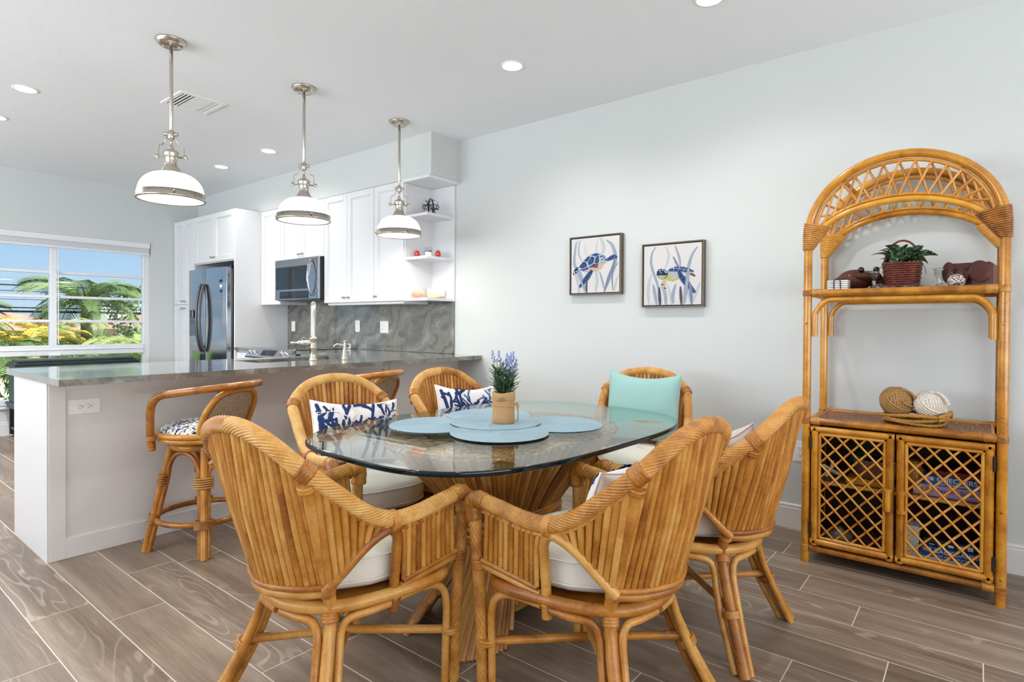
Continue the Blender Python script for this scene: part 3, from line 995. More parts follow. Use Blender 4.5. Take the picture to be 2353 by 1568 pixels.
outlet('white outlet plate low on wall beside the rattan bookcase', (WR, .795, .452), (0, -1, 0), (-1, 0, 0), .075, .118)
outlet('white switch plate on backsplash near the refrigerator panel', (WB-.0205, 6.11, 1.138), (0, -1, 0), (-1, 0, 0), .075, .116, 'switch')
outlet('white single outlet plate on backsplash left of the wide plate', (WB-.0205, 4.92, 1.148), (0, -1, 0), (-1, 0, 0), .075, .118)
outlet('wide white two gang plate on backsplash below the cabinets', (WB-.0205, 4.50, 1.142), (0, -1, 0), (-1, 0, 0), .125, .118, 'mixed')
# ------------------------------------------------------------------ rattan dining chairs
def binding(parent, p, d, r, h, turns=4, mt='ch_bind', name='binding'):
    """peel wound round a joint: a ribbed sleeve"""
    p, d = Vector(p), Vector(d).normalized()
    N = turns*4
    path = [p + d*(h*(i/N-.5)) for i in range(N+1)]
    rad = [r*(1+.045*abs(sin(pi*i/4))) - (.0015 if i in (0, N) else 0) for i in range(N+1)]
    return MB().tube(path, r, 12, radii=rad).build(name, MT[mt], parent)

def make_chair(label):
    t = thing('dining_chair', label, 'chair', (0, 0, 0), 0, 'rattan chairs around the glass table')
    ch, rl = MT['ch'], MT['ch_rail']
    side = [(.266, .302, .624), (.266, .21, .617), (.259, .11, .603), (.250, .018, .604), (.247, -.08, .647), (.241, -.18, .725), (.229, -.263, .795), (.165, -.312, .860), (.085, -.332, .893)]
    full = spl(mir(side) + [(0, -.336, .902)] + side[::-1], 10)
    half = len(full)//2
    MB().tube(full[:half+1], .0245, 75, lobes=15, depth=.14, pitch=.23).build('arm_rail', rl, t)
    MB().tube(full[half:][::-1], .0245, 75, lobes=15, depth=.14, pitch=-.23).build('arm_rail', rl, t)
    # rail as function: right half from front to top
    R = [p.copy() for p in full[half:]][::-1]
    nR = len(R)
    def rail(f):                         # f: 0 = arm front, 1 = top centre
        q = f*(nR-1); i = min(int(q), nR-2)
        return R[i].lerp(R[i+1], q-i)
    # fraction of control points: index/9
    cp = lambda i: i/9
    for s in (1, -1):
        S = lambda p: Vector((p[0]*s, p[1], p[2]))
        # front leg, twisted
        MB().tube(spl([S((.272, .308, .60)), S((.262, .298, .40)), S((.254, .288, .2)), S((.250, .284, 0))], 12), 0.0205, 60, lobes=12, depth=.14, pitch=.34*s).build('front_leg', rl, t)
        # elbow sleeve where arm meets leg
        el = spl([S((.2665, .262, .6185)), S((.2675, .296, .622)), S((.271, .314, .605)), S((.271, .311, .556))], 6)
        MB().tube(el, .0285, 14, radii=[.0275+.0012*(i % 3) for i in range(len(el))]).build('binding', MT['ch_bind'], t)
        # inner leg pole arching back under the arm
        MB().tube(spl([S((.246, .248, 0)), S((.247, .250, .15)), S((.249, .250, .27)), S((.247, .228, .325)), S((.240, .175, .348)), S((.230, .06, .352))], 6), .0125, 9).build('leg_brace', ch, t)
        # lower side rail with its thin bead
        lo0, lo1 = S((.262, .285, .418)), S((.231, .062, .384))
        MB().tube([lo0, lo0.lerp(lo1, .5), lo1], .0125, 9).build('side_rail', ch, t)
        MB().tube([lo0+Vector((s*.009, -.012, .018)), lo1+Vector((s*.009, .006, .018))], .0082, 8).build('bead', ch, t)
        # mid post: rises from the seat, bends and runs back to the rear post as an arch
        arch = spl([S((.222, .046, .315)), S((.226, .046, .40)), S((.236, .045, .49)), S((.246, .038, .547)), S((.250, .012, .574)), S((.248, -.022, .572)), S((.237, -.072, .546)), S((.211, -.127, .488)), S((.182, -.168, .436))], 7)
        MB().tube(arch, .0155, 10).build('side_arch', ch, t)
        up_ = spl([S((.245, .066, .41)), S((.252, .062, .52)), S((.257, .05, .569))], 5)
        MB().tube(up_, .008, 8).build('bead', ch, t)
        # bead below the rail
        bd = [S(tuple(rail(cp(.45+.12*k)) + Vector((.002, .004, -.031)))) for k in range(0, 45)]
        MB().tube(bd, .0075, 8).build('bead', ch, t)
        # front side panel canes
        for k in range(10):
            f = (k+.6)/10.4
            a = S(tuple(rail(cp(.5+2.05*f)) + Vector((0, 0, -.018))))
            b = lo0.lerp(lo1, .04+.90*f)
            b = b+(a-b).normalized()*.012
            MB().tube([b, a], .0112, 7, radii=[.0106, .0115]).build('cane', ch, t)
        # rear wing canes, leaning with the rear post
        for k in range(9):
            f = (k+.4)/9
            a = S(tuple(rail(cp(3.1+2.75*f)) + Vector((0, .002, -.018))))
            b = at_len(arch, .60+.385*f)
            b = b+(a-b).normalized()*.013
            MB().tube([b, a], .0118, 7, radii=[.0098, .0132]).build('cane', ch, t)
        # rear post and leg
        leg = spl([S((.228, -.258, .783)), S((.208, -.222, .66)), S((.184, -.178, .53)), S((.164, -.144, .43)), S((.156, -.130, .365)), S((.170, -.146, .28)), S((.210, -.190, .15)), S((.267, -.252, 0))], 6)
        MB().tube(leg, .0185, 12).build('rear_leg', ch, t)
        MB().tube(spl([S((.226, .03, .344)), S((.214, -.03, .342)), S((.188, -.088, .335)), S((.176, -.108, .30)), S((.186, -.122, .24)), S((.214, -.154, .14)), S((.258, -.216, 0))], 6), .0125, 9).build('leg_brace', ch, t)
        MB().tube(spl([S((.01, -.192, .343)), S((.08, -.184, .342)), S((.125, -.168, .336)), S((.147, -.166, .30)), S((.162, -.182, .23)), S((.197, -.218, .12)), S((.238, -.262, 0))], 6), .0125, 9).build('leg_brace', ch, t)
        # X stretcher
        z0 = .175
        MB().tube([S((.247, .262, z0)), Vector((0, .045, z0+.006+s*.006)), S((-.196, -.176, z0+.012))], .0135, 10).build('stretcher', ch, t)
        # bindings
        binding(t, S(tuple(rail(cp(6)))), rail(cp(6.3))-rail(cp(5.7)) if s == 1 else S(tuple(rail(cp(6.3))-rail(cp(5.7)))), .0285, .040)
        binding(t, S((.2285, -.259, .752)), S((.02, -.036, .12)), .0225, .020, 2)
        binding(t, S(tuple(rail(cp(3.05)) + Vector((0, .002, -.006)))), S((0, .9, .05)), .031, .026, 3)
        binding(t, S((.262, .296, .418)), S((.01, .01, .2)), .0255, .030, 3)
        binding(t, S((.250, .268, .175)), (0, 0, 1), .030, .020, 2)
        binding(t, S((.224, .046, .365)), (0, 0, 1), .0200, .024, 2)
        binding(t, S((.1575, -.133, .345)), S((-.02, .02, .1)), .0235, .028, 3)
        binding(t, S((.166, -.147, .425)), S((.04, -.07, .2)), .0225, .018, 2)
        binding(t, S((.2035, -.182, .17)), S((-.05, .05, .15)), .0290, .026, 3)
    # seat ring, bottom rails of the back
    ring = spl([(.238, .245, .372), (.228, .04, .372), (.152, -.135, .372), (0, -.196, .372), (-.152, -.135, .372), (-.228, .04, .372), (-.238, .245, .372), (0, .275, .372)], 8, True)
    MB().tube(ring, .0185, 10, closed=True).build('seat_frame', ch, t)
    MB().prism([(p.x*.94, p.y*.94) for p in ring], .362, .374).build('seat_deck', MT['ch_bind'], t)
    bot = spl([(-.172, -.150, .427), (-.11, -.205, .424), (0, -.240, .422), (.11, -.205, .424), (.172, -.150, .427)], 8)
    MB().tube(bot, .0145, 9).build('back_rail', ch, t)
    MB().tube([p*1.0+Vector((p.x*.055, -.011, .020)) for p in bot], .0092, 8).build('bead', ch, t)
    # back canes
    NB = 22
    top = [Vector((-rail(cp(6.15+2.85*k/20)).x, *rail(cp(6.15+2.85*k/20))[1:])) for k in range(21)] + [rail(cp(6.15+2.85*k/20)) for k in range(19, -1, -1)]
    for k in range(NB):
        f = (k+.5)/NB
        a = at_len(top, f) + Vector((0, .004, -.016))
        b = at_len(bot, .02+.96*f) + Vector((0, 0, .008))
        mid = a.lerp(b, .5) + Vector((0, -.012*(1-abs(2*f-1)), 0))
        MB().tube([b, mid, a], .0115, 7, radii=[.0098, .0112, .0128]).build('cane', ch, t)
    return t
chair_pose = (('A', 1.093, 1.589, -87.9, 'rattan armchair at the table end nearest the counter, back to camera, teal cushion'),
              ('B', 1.619, .918, -4.8, 'rattan armchair in the front centre with its back to the camera'),
              ('C', 2.267, .838, -1.3, 'rattan armchair nearest the bookcase with its back to the camera'),
              ('D', 2.925, 1.435, 110.0, 'rattan armchair at table end by the wall holding the seafoam pillow'),
              ('E', 1.666, 2.205, 168.0, 'rattan armchair facing camera in front of the peninsula, left of the pair'),
              ('F', 2.348, 2.112, 174.0, 'rattan armchair facing camera behind the potted lavender'))
CH = {}
for i, (k, x, y, a, lb) in enumerate(chair_pose):
    o = make_chair(lb) if i == 0 else copy_tree(CH['A'])
    o['label'] = lb
    CH[k] = o
    o.location = (x, y, 0)
    o.rotation_euler = (0, 0, math.radians(a))
def on_chair(k, x, y, z):
    n, cx, cy, a, lb = [q for q in chair_pose if q[0] == k][0]
    a = math.radians(a)
    return (cx+x*cos(a)-y*sin(a), cy+x*sin(a)+y*cos(a), z), a

# seat cushions
def cushion_mesh():
    m = MB()
    prof = [(.80, .004), (.93, .002), (.985, .018), (1.0, .042), (1.0, .064), (.985, .092), (.93, .110), (.75, .122), (.45, .128), (.001, .130)]
    N = 48
    rows = []
    for q, z in prof:
        row = []
        for k in range(N):
            x, y = sup(.203, .235, 3.4, k, N, 0, .066)
            nx = 1 - .55*max(0, (-y+.03)/.2)
            row.append((x*q*nx, .066+(y-.066)*q, z + .006*sin(6*x/.2+k)*(q < .9)*(z > .05)*.4))
        rows.append(row)
    m.sheet(rows, closed_u=True)
    m.add(rows[0], [tuple(range(N-1, -1, -1))])
    return m.mesh('seat_cushion', MT['cush'])
def piping_mesh():
    N = 48
    m = MB()
    for z in (.022, .090):
        pts = []
        for k in range(N):
            x, y = sup(.2035, .2355, 3.4, k, N, 0, .066)
            nx = 1 - .55*max(0, (-y+.03)/.2)
            pts.append((x*nx, y, z))
        m.tube(pts, .0028, 5, closed=True)
    return m.mesh('piping', MT['cush'])
cm, pm = cushion_mesh(), piping_mesh()
for k, lb in (('A', 'cream seat cushion on the chair at the table end nearest counter'), ('B', 'cream seat cushion on the front centre chair'), ('C', 'cream seat cushion on the chair nearest the bookcase'),
              ('D', 'cream seat cushion under the seafoam pillow'), ('E', 'cream seat cushion under the wide coral pillow in the left chair'), ('F', 'cream seat cushion on the chair behind the lavender pot')):
    p, a = on_chair(k, 0, 0, .3915)
    o = bpy.data.objects.new('seat_cushion', cm); COL.objects.link(o); o.location = p; o.rotation_euler = (0, 0, a)
    tag(o, lb, 'cushion', 'cream seat cushions')
    q = bpy.data.objects.new('piping', pm); COL.objects.link(q); q.parent = o

# ------------------------------------------------------------------ throw pillows
def pil(u, v, W, H, T):
    """front surface point of a pillow at u,v in -1..1 (x right, z up, y towards the front)"""
    e = max(0.0, (1-abs(u)**2.6))*max(0.0, (1-abs(v)**2.6))
    pin = 1 - (.20 if v > 0 else .06)*(1-u*u)*abs(v)**3
    pin2 = 1 - .05*(1-v*v)*abs(u)**4
    return Vector((u*W/2*pin2, T/2*e**.55 + .002, v*H/2*pin))
def pillow(name, label, mt, W, H, T, n=22):
    t = thing(name, label, 'pillow')
    m = MB()
    for s in (1, -1):
        rows = []
        for i in range(n+1):
            r = []
            for j in range(n+1):
                u = sin(pi/2*(2*j/n-1)); v = sin(pi/2*(2*i/n-1))
                p = pil(u, v, W, H, T)
                wr = .0035*sin(9*u+4*v)*(1-abs(v))*(abs(u))
                r.append((p.x, s*(p.y+wr), p.z))
            rows.append(r if s > 0 else r[::-1])
        m.sheet(rows[::-1])
    c = m.build('cover', MT[mt], t)
    ed = []
    for j in range(60):
        f = j/15 % 1; q = j//15
        u, v = ((2*f-1, -1), (1, 2*f-1), (1-2*f, 1), (-1, 1-2*f))[q]
        p = pil(u, v, W, H, T); ed.append((p.x, 0, p.z))
    MB().tube(ed, .004, 6, closed=True).build('seam', MT[mt], t)
    return t
def place_pillow(o, k, x, y, z, lean, tilt=0, yaw=0):
    p, a = on_chair(k, x, y, z)
    o.matrix_world = Matrix.Translation(p) @ Matrix.Rotation(a+yaw, 4, 'Z') @ Matrix.Rotation(lean, 4, 'X') @ Matrix.Rotation(tilt, 4, 'Y')
def coral(o, W, H, T, seeds, mt, wd=.0085, rs=1, side=1):
    """embroidered branching coral lying on the pillow face"""
    rd = random.Random(rs)
    m = MB()
    def br(u, v, ang, L, w_, dep):
        pts = [(u, v)]
        bend = rd.uniform(-.16, .16)
        sgn = rd.choice((-1, 1))
        for i in range(6):
            ang += bend
            u += cos(ang)*L/6/(W/2); v += sin(ang)*L/6/(H/2)
            if abs(u) > .95 or abs(v) > .93:
                break
            pts.append((u, v))
            if dep > 0 and i in (1, 2, 4):
                sgn = -sgn
                br(u, v, ang+sgn*rd.uniform(.55, .8), L*rd.uniform(.34, .5), w_*.85, dep-1)
        if len(pts) < 2:
            return
        P = []
        for a, b in pts:
            p = pil(a, b, W, H, T); p.y = (p.y+.0006)*side; P.append(p)
        n = len(P)
        rows = []
        P = [P[0]+(P[0]-P[1])*.12] + P + [P[-1]+(P[-1]-P[-2])*.18]
        for i, p in enumerate(P):
            d = (P[min(i+1, n+1)]-P[max(i-1, 0)]).normalized()
            sd = d.cross(Vector((0, side, 0))).normalized()
            ww = w_*(.45 if i == 0 else (.6 if i == n+1 else 1.05-.25*i/n))
            row = []
            for q, hgt in ((-1, -.0022), (-.75, .0012), (0, .0026), (.75, .0012), (1, -.0022)):
                c = p + sd*(q*ww)
                e = pil(max(-1, min(1, c.x/(W/2))), max(-1, min(1, c.z/(H/2))), W, H, T)
                row.append((c.x, side*(e.y+.0006+hgt), c.z))
            rows.append(row)
        m.sheet(rows)
    for (u, v, a, L, w_, dep) in seeds:
        br(u, v, a, L, w_*wd, dep)
    return m.build('coral_embroidery', MT[mt], o)
W, H, T = .43, .29, .12
o = pillow('throw_pillow', 'wide white pillow with navy coral embroidery in chair by the peninsula', 'pilw', W, H, T)
coral(o, W, H, T, [(.62, -.95, 1.75, .27, 1.15, 2), (.85, -.95, 1.75, .26, 1.1, 2), (.42, -.95, 1.3, .2, 1, 2), (-.25, -.95, 1.75, .26, 1.15, 2), (-.02, -.95, 1.85, .27, 1.1, 2), (-.5, -.95, 1.7, .22, 1, 2)], 'navy', .0088, rs=5)
coral(o, W, H, T, [(.2, -.9, 1.57, .26, 1, 2), (-.78, -.6, 1.5, .24, 1, 2)], 'emb_w', .007, rs=8)
place_pillow(o, 'E', .0, -.060, .678, math.radians(19), math.radians(-4))
W, H, T = .42, .31, .12
o = pillow('throw_pillow', 'white and navy coral pillow in chair behind the lavender', 'pilw', W, H, T)
coral(o, W, H, T, [(.75, -.95, 1.5, .27, 1.1, 2), (.45, -.95, 1.75, .29, 1.2, 2), (.15, -.95, 1.55, .26, 1.1, 2), (-.12, -.95, 1.35, .22, 1, 2)], 'navy', .0088, rs=11)
coral(o, W, H, T, [(-.86, -.9, 1.6, .28, 1, 2), (.05, -.5, 1.7, .18, .9, 1)], 'blue2', .008, rs=3)
coral(o, W, H, T, [(-.5, -.9, 1.55, .27, 1, 2)], 'emb_w', .007, rs=2)
place_pillow(o, 'F', -.005, -.075, .688, math.radians(18), math.radians(-5))
o = pillow('throw_pillow', 'seafoam green ribbed pillow in the chair by the wall', 'aqua', .40, .385, .12)
place_pillow(o, 'D', .0, -.105, .722, math.radians(17), math.radians(-2))
o = pillow('throw_pillow', 'teal ribbed pillow showing through the side of the end chair', 'teal', .35, .20, .075)
place_pillow(o, 'A', .040, -.092, .628, math.radians(24), math.radians(31))
o = pillow('throw_pillow', 'white pillow with blue corner and black tag in front centre chair', 'pilw', .40, .25, .11)
coral(o, .40, .25, .11, [(.5, .0, 1.2, .2, 1.1, 3), (-.6, -.6, 1.4, .24, 1, 3), (.1, -.8, 1.5, .25, 1, 3)], 'navy', rs=21)
place_pillow(o, 'B', .0, -.072, .640, math.radians(21), math.radians(3))
k = MB(); k.box((-.185, -.012, -.105), (-.175, -.009, -.040))
k.X = None
k.build('tag', MT['black'], o)
o = pillow('throw_pillow', 'linen pillow in the chair nearest the bookcase', 'linen', .40, .26, .11)
place_pillow(o, 'C', .0, -.075, .655, math.radians(21), math.radians(-2))

# ------------------------------------------------------------------ dining table
TX, TY, TA = 1.90, 1.53, math.radians(-2.8)
t = thing('dining_table', 'dining table with rounded glass top on a sheaf of rattan reeds', 'table', (TX, TY, 0), TA)
ZG0, ZG1 = .7385, .7560
N = 160
o1 = [sup(.79, .55, 3.2, k, N) for k in range(N)]
sh = lambda f: [(x*f, y*f) for x, y in o1]
m = MB()
ring_ = [(1-.004, ZG1), (1-.0015, ZG1-.0012), (1-.0003, ZG1-.004), (1, ZG1-.0075), (1, ZG0+.0075), (1-.0003, ZG0+.004), (1-.0015, ZG0+.0012), (1-.004, ZG0)]
rows = [[(x*(1-(1-f)*1.3), y*(1-(1-f)*1.3), z) for x, y in o1] for f, z in ring_]
m.add([(x*.9948, y*.9948, ZG1) for x, y in o1], [tuple(range(N))])
m.add([(x*.9948, y*.9948, ZG0) for x, y in o1], [tuple(range(N-1, -1, -1))])
gt = m.build('glass_top', MT['gtop'], t)
e = MB(); e.sheet(rows[::-1], closed_u=True); e.build('glass_edge', MT['gedge'], gt)
NRD = 104
for k in range(NRD):
    th = 2*pi*(k+.5)/NRD
    c, s_ = cos(th), sin(th)
    f = lambda a, b, n: Vector((a*math.copysign(abs(c)**(2/n), c), b*math.copysign(abs(s_)**(2/n), s_), 0))
    T0, T1, Wt = f(.525, .345, 2.8), f(.385, .236, 2.6), f(.235, .135, 2.5)
    B1, B0 = f(.30, .15, 2.8), f(.46, .225, 3.4)
    # arches between the four feet
    foot = abs(abs(math.atan2(abs(B0.y)/.225, abs(B0.x)/.46)) - pi/4)/(pi/4)
    zend = .0 if foot < .36 else .30*((foot-.36)/.64)**.55
    path = spl([T0+Vector((0, 0, .729)), T1+Vector((0, 0, .58)), Wt*1.06+Vector((0, 0, .42)), Wt+Vector((0, 0, .36)), B1.lerp(Wt, .45)+Vector((0, 0, .24)), B1.lerp(B0, .45)+Vector((0, 0, .11)), B0+Vector((0, 0, 0))], 4)
    P2 = [p for p in path if p.z >= zend-.001]
    if len(P2) < 3:
        P2 = path[:3]
    rr = [.0135 - .0045*max(0, 1-abs(p.z-.38)/.25) for p in P2]
    MB().tube(P2, .012, 7, radii=rr).build('reed', MT['reed'], t)
m = MB()
m.prism([sup(.530, .350, 2.8, k, 72) for k in range(72)], .7292, .7340)
def mosaic():
    mm = NT('cut_reed_ends')
    v_ = mm.coords()
    vo = mm.n('ShaderNodeTexVoronoi', Scale=52.0)
    mm.l(v_, vo.inputs['Vector'])
    c = mm.ramp(vo.outputs[0], [(.0, lin((206, 160, 92))), (.42, lin((186, 136, 68))), (.62, lin((112, 72, 28)))])
    return mm.pbsdf(c, .5, bump=vo.outputs[0], bstr=.3, bdist=.002)
m.build('base_top', mosaic(), t)
MB().prism([sup(.20, .105, 2.5, k, 40) for k in range(40)], .03, .70).build('core', MT['reed'], t)
for z, r in ((.428, .0075), (.412, .013), (.385, .015), (.358, .013), (.342, .0075)):
    q = 1+abs(z-.385)*.5
    MB().tube([(*sup(.253*q, .153*q, 2.5, k, 48), z) for k in range(48)], r, 8, closed=True).build('band', MT['ch_bind'], t)
for x, y in ((-.42, .0), (.42, 0), (0, .26), (0, -.26)):
    MB().lathe([(.018, 0), (.018, .0038)], 16, (x, y, .7341)).build('spacer', MT['gdecor'], t)

# placemats
def mat_mesh():
    pr = [(.188, 0), (.190, .0015)]
    for i in range(26):
        r = .189*(1-i/26)
        pr += [(r, .0014), (r-.0015, .0034), (r-.0050, .0034), (r-.0066, .0014)]
    pr += [(.0005, .003)]
    return MB().lathe(pr, 72).mesh('placemat', MT['mat'])
mm_ = mat_mesh()
for x, y, z, lb in ((1.70, 1.765, 0, 'round blue woven placemat at the counter side of the table'), (1.722, 1.435, 1, 'round blue woven placemat at the front of the table'),
                    (2.045, 1.385, 0, 'round blue woven placemat at the right of the table'), (2.02, 1.745, 1, 'round blue woven placemat at the back, mostly covered'),
                    (1.882, 1.590, 2, 'round blue woven placemat on top of the others under the pot')):
    o = bpy.data.objects.new('placemat', mm_); COL.objects.link(o)
    o.location = (x, y, ZG1+.0005+z*.0037)
    tag(o, lb, 'placemat', 'blue placemats on the glass table')
ZM = ZG1+.0005+.0037*3

# lavender in a burlap pot
t = thing('potted_lavender', 'artificial lavender in a burlap wrapped pot tied with twine', 'potted plant', (1.880, 1.545, ZM))
m = MB(); Nn = 28
rows = []
for i, (r, z) in enumerate([(.046, .0), (.050, .004), (.049, .03), (.048, .06), (.0475, .09), (.050, .097), (.051, .099), (.0505, .125), (.049, .130), (.045, .128), (.044, .118)]):
    rows.append([(r*(1+.05*cos(4*a+.5))*cos(a), r*(1+.05*cos(4*a+.5))*sin(a), z+.003*sin(3*a)*(i > 5)) for a in [2*pi*k/Nn for k in range(Nn)]])
m.sheet(rows, closed_u=True); m.add(rows[0], [tuple(range(Nn-1, -1, -1))])
m.build('pot_wrap', MT['burlap'], t)
MB().lathe([(.0001, .112), (.046, .11)], 20).build('soil', MT['leaf'], t)
va = math.radians(-135)
bow = MB()
bow.tube([(.0505*(1+.05*cos(4*a+.5))*cos(a), .0505*(1+.05*cos(4*a+.5))*sin(a), .078+.004*sin(a)) for a in [2*pi*k/32 for k in range(32)]], .0022, 6, closed=True)
kn = Vector((.0525*cos(-.95), .0525*sin(-.95), .079))
ou, sd_ = Vector((cos(-.95), sin(-.95), 0)), Vector((sin(.95), cos(.95), 0))
for s in (-1, 1):
    bow.tube(spl([kn, kn+sd_*s*.012+ou*.004+Vector((0, 0, .005)), kn+sd_*s*.026+ou*.01+Vector((0, 0, -.002*s-.006)), kn+sd_*s*.020+ou*.009+Vector((0, 0, -.016)), kn], 6), .0021, 6)
    bow.tube(spl([kn, kn+sd_*(.008+.006*s)+ou*.008+Vector((0, 0, -.03)), kn+sd_*(.012+.004*s)+ou*.006+Vector((0, 0, -.072))], 6), .0021, 6)
bow.build('twine_bow', MT['twine'], t)
rd = random.Random(4)
lv, stm, bl = MB(), MB(), MB()
def blade(m, p, d, L, w_, bend):
    d = d.normalized(); sd2 = d.cross(Vector((0, 0, 1)))
    sd2 = sd2.normalized() if sd2.length > .01 else Vector((1, 0, 0))
    rows = []
    for i in range(5):
        f = i/4
        c = p + d*(L*f) + Vector((0, 0, -bend*f*f)) 
        ww = w_*(sin(pi*(.12+.85*f)))
        rows.append([c-sd2*ww, c+d*.001+Vector((0, 0, ww*.4)), c+sd2*ww])
    m.sheet(rows)
for k in range(17):
    a = rd.uniform(0, 2*pi); r = rd.uniform(.0, .034); h = rd.uniform(.075, .16)
    tilt = rd.uniform(.05, .30)
    base = Vector((r*cos(a), r*sin(a), .108)); d = Vector((cos(a)*tilt, sin(a)*tilt, 1)).normalized()
    stm.tube([base, base+d*h*.5, base+d*h], .0014, 5)
    for j in range(13):
        f = rd.uniform(.02, .8)
        an = rd.uniform(0, 2*pi)
        blade(lv, base+d*h*f, Vector((cos(an), sin(an), rd.uniform(.5, 1.4))), rd.uniform(.038, .065), .0050, rd.uniform(.004, .016))
    if k < 11:
        tp = base+d*h
        for j in range(26):
            f = j/26
            an = rd.uniform(0, 2*pi); rr = .0085*(1-.75*f)
            bl.ball(tip := tp+d*(.048*f)+Vector((cos(an)*rr, sin(an)*rr, 0)), .0034*(1-.35*f), 6, 4)
stm.build('stems', MT['leaf'], t); lv.build('leaves', MT['leaf'], t); bl.build('blooms', MT['lav'], t)

# ------------------------------------------------------------------ counter stools
def navy_seat():
    m = NT('navy_speckled_upholstery')
    v_ = m.coords()
    n1 = m.noise(v_, 75, 3, .7)
    n2 = m.noise(v_, 5, 2)
    ad = m.n('ShaderNodeMath', operation='MULTIPLY_ADD', i1=.55, i2=-.27)
    m.l(n2, ad.inputs[0])
    s_ = m.n('ShaderNodeMath', operation='ADD'); m.l(n1, s_.inputs[0]); m.l(ad.outputs[0], s_.inputs[1])
    c = m.ramp(s_.outputs[0], [(.50, lin((28, 44, 78))), (.56, lin((226, 222, 214)))])
    return m.pbsdf(c, .8, spec=.2)
def tweed():
    m = NT('beige_slub_fabric')
    a = m.noise(m.coords((1, 1, .07)), 210, 3, .6)
    c = m.ramp(a, [(.30, lin((84, 62, 46))), (.40, lin((150, 130, 108))), (.62, lin((176, 158, 136)))])
    return m.pbsdf(c, .95, bump=a, bstr=.3, spec=.1)
NS, TWD = navy_seat(), tweed()
def make_stool(label):
    t = thing('counter_stool', label, 'stool', (0, 0, 0), 0, 'rattan stools at the peninsula')
    st = MT['st']
    def leg(i, z):
        a = pi/4+i*pi/2
        r = .268 - (.268-.150)*min(z/.53, 1)
        return Vector((r*cos(a), r*sin(a), z))
    for i in range(4):
        MB().tube([leg(i, 0), leg(i, .27), leg(i, .535)], .0175, 12).build('leg', st, t)
        j = (i+1) % 4
        L = []
        for (q, o_) in ((i, j), (j, i)):
            dd = (leg(o_, 0)-leg(q, 0)).normalized()
            L.append((q, dd))
        qa, da = L[0]; qb, db = L[1]
        up1 = [leg(qa, z)+da*.028 for z in (0, .15, .30, .38)]
        dn = [leg(qb, z)+db*.028 for z in (.38, .30, .15, 0)]
        a, b = up1[-1], dn[0]
        mid = (a+b)/2
        arc = [a.lerp(mid, .10)+Vector((0, 0, .055)), a.lerp(mid, .45)+Vector((0, 0, .11)), mid+Vector((0, 0, .128)), b.lerp(mid, .45)+Vector((0, 0, .11)), b.lerp(mid, .10)+Vector((0, 0, .055))]
        MB().tube(spl(up1+arc+dn, 5), .0115, 9).build('leg_arch', st, t)
    for i in range(4):
        ax = leg(i, .5)-leg(i, 0)
        for z, h in ((.365, .045), (.168, .035)):
            c = leg(i, z)
            aa = pi/4+i*pi/2
            m = MB()
            for q in range(5):
                m.tube([c+ax.normalized()*(h*(q/4-.5))+Vector((-sin(aa)*.043*cos(b_)+cos(aa)*.022*sin(b_), cos(aa)*.043*cos(b_)+sin(aa)*.022*sin(b_), 0)) for b_ in [2*pi*w_/20 for w_ in range(20)]], .0052, 6, closed=True)
            m.build('binding', MT['st_b'], t)
    MB().tube([(.218*cos(a), .218*sin(a), .165) for a in [2*pi*k/48 for k in range(48)]], .0145, 10, closed=True).build('foot_ring', st, t)
    MB().tube([(.140*cos(a), .140*sin(a), .535) for a in [2*pi*k/40 for k in range(40)]], .020, 12, closed=True).build('top_ring', st, t)
    MB().lathe([(.0001, .548), (.15, .548), (.15, .566), (.0001, .566)], 32).build('swivel', MT['iron'], t)
    for z, r in ((.578, .205), (.603, .212)):
        MB().tube([(r*cos(a), r*sin(a), z) for a in [2*pi*k/48 for k in range(48)]], .0145, 10, closed=True).build('seat_ring', st, t)
    MB().lathe([(.0001, .566), (.20, .568), (.204, .61), (.199, .625), (.18, .642), (.14, .656), (.08, .664), (.0001, .667)], 40).build('seat', NS, t)
    arm = [(-.224, .105, .545), (-.226, .112, .66), (-.225, .105, .755), (-.222, .055, .806), (-.216, -.05, .826), (-.202, -.15, .840), (-.155, -.225, .850), (-.065, -.256, .853)]
    full = spl(arm+[(0, -.262, .854)]+mir(arm)[::-1], 7)
    MB().tube(full, .0195, 14).build('arm_loop', st, t)
    for s in (-1, 1):
        binding(t, (s*.2245, .106, .592), (0, 0, 1), .023, .022, 3, 'st_b')
        MB().lathe([(.0185, 0), (.0185, .012)], 14, (s*.224, .104, .533)).build('post_cap', st, t)
    bk = [(-.158, -.125, .60), (-.168, -.155, .68), (-.160, -.190, .752), (-.110, -.220, .812), (0, -.234, .830)]
    fr_ = spl(bk+mir(bk)[::-1][1:], 7)
    MB().tube(fr_, .0145, 12).build('back_frame', st, t)
    inn = [Vector((p.x*.86, p.y*.985+.0, .612+(p.z-.60)*.90)) for p in fr_]
    MB().tube(inn, .008, 9).build('back_bead', st, t)
    m = MB()
    rows = []
    h = len(inn)//2
    for i in range(h+1):
        a, b = inn[i], inn[-1-i]
        rows.append([a.lerp(b, q/10)+Vector((0, -.020*(1-(2*q/10-1)**2)*(1-i/h), 0)) for q in range(11)])
    m.sheet(rows)
    bp = m.build('back_panel', TWD, t)
    md = bp.modifiers.new('th', 'SOLIDIFY'); md.thickness = .012; md.offset = 0
    return t
s1 = make_stool('rattan swivel counter stool with tweed back in full view at peninsula')
s1.location = (1.405, 3.225, 0); s1.rotation_euler = (0, 0, math.radians(21.7))
s2 = copy_tree(s1); s2['label'] = 'rattan counter stool mostly hidden behind the coral pillow chair'
s2.location = (2.40, 3.215, 0); s2.rotation_euler = (0, 0, math.radians(18))
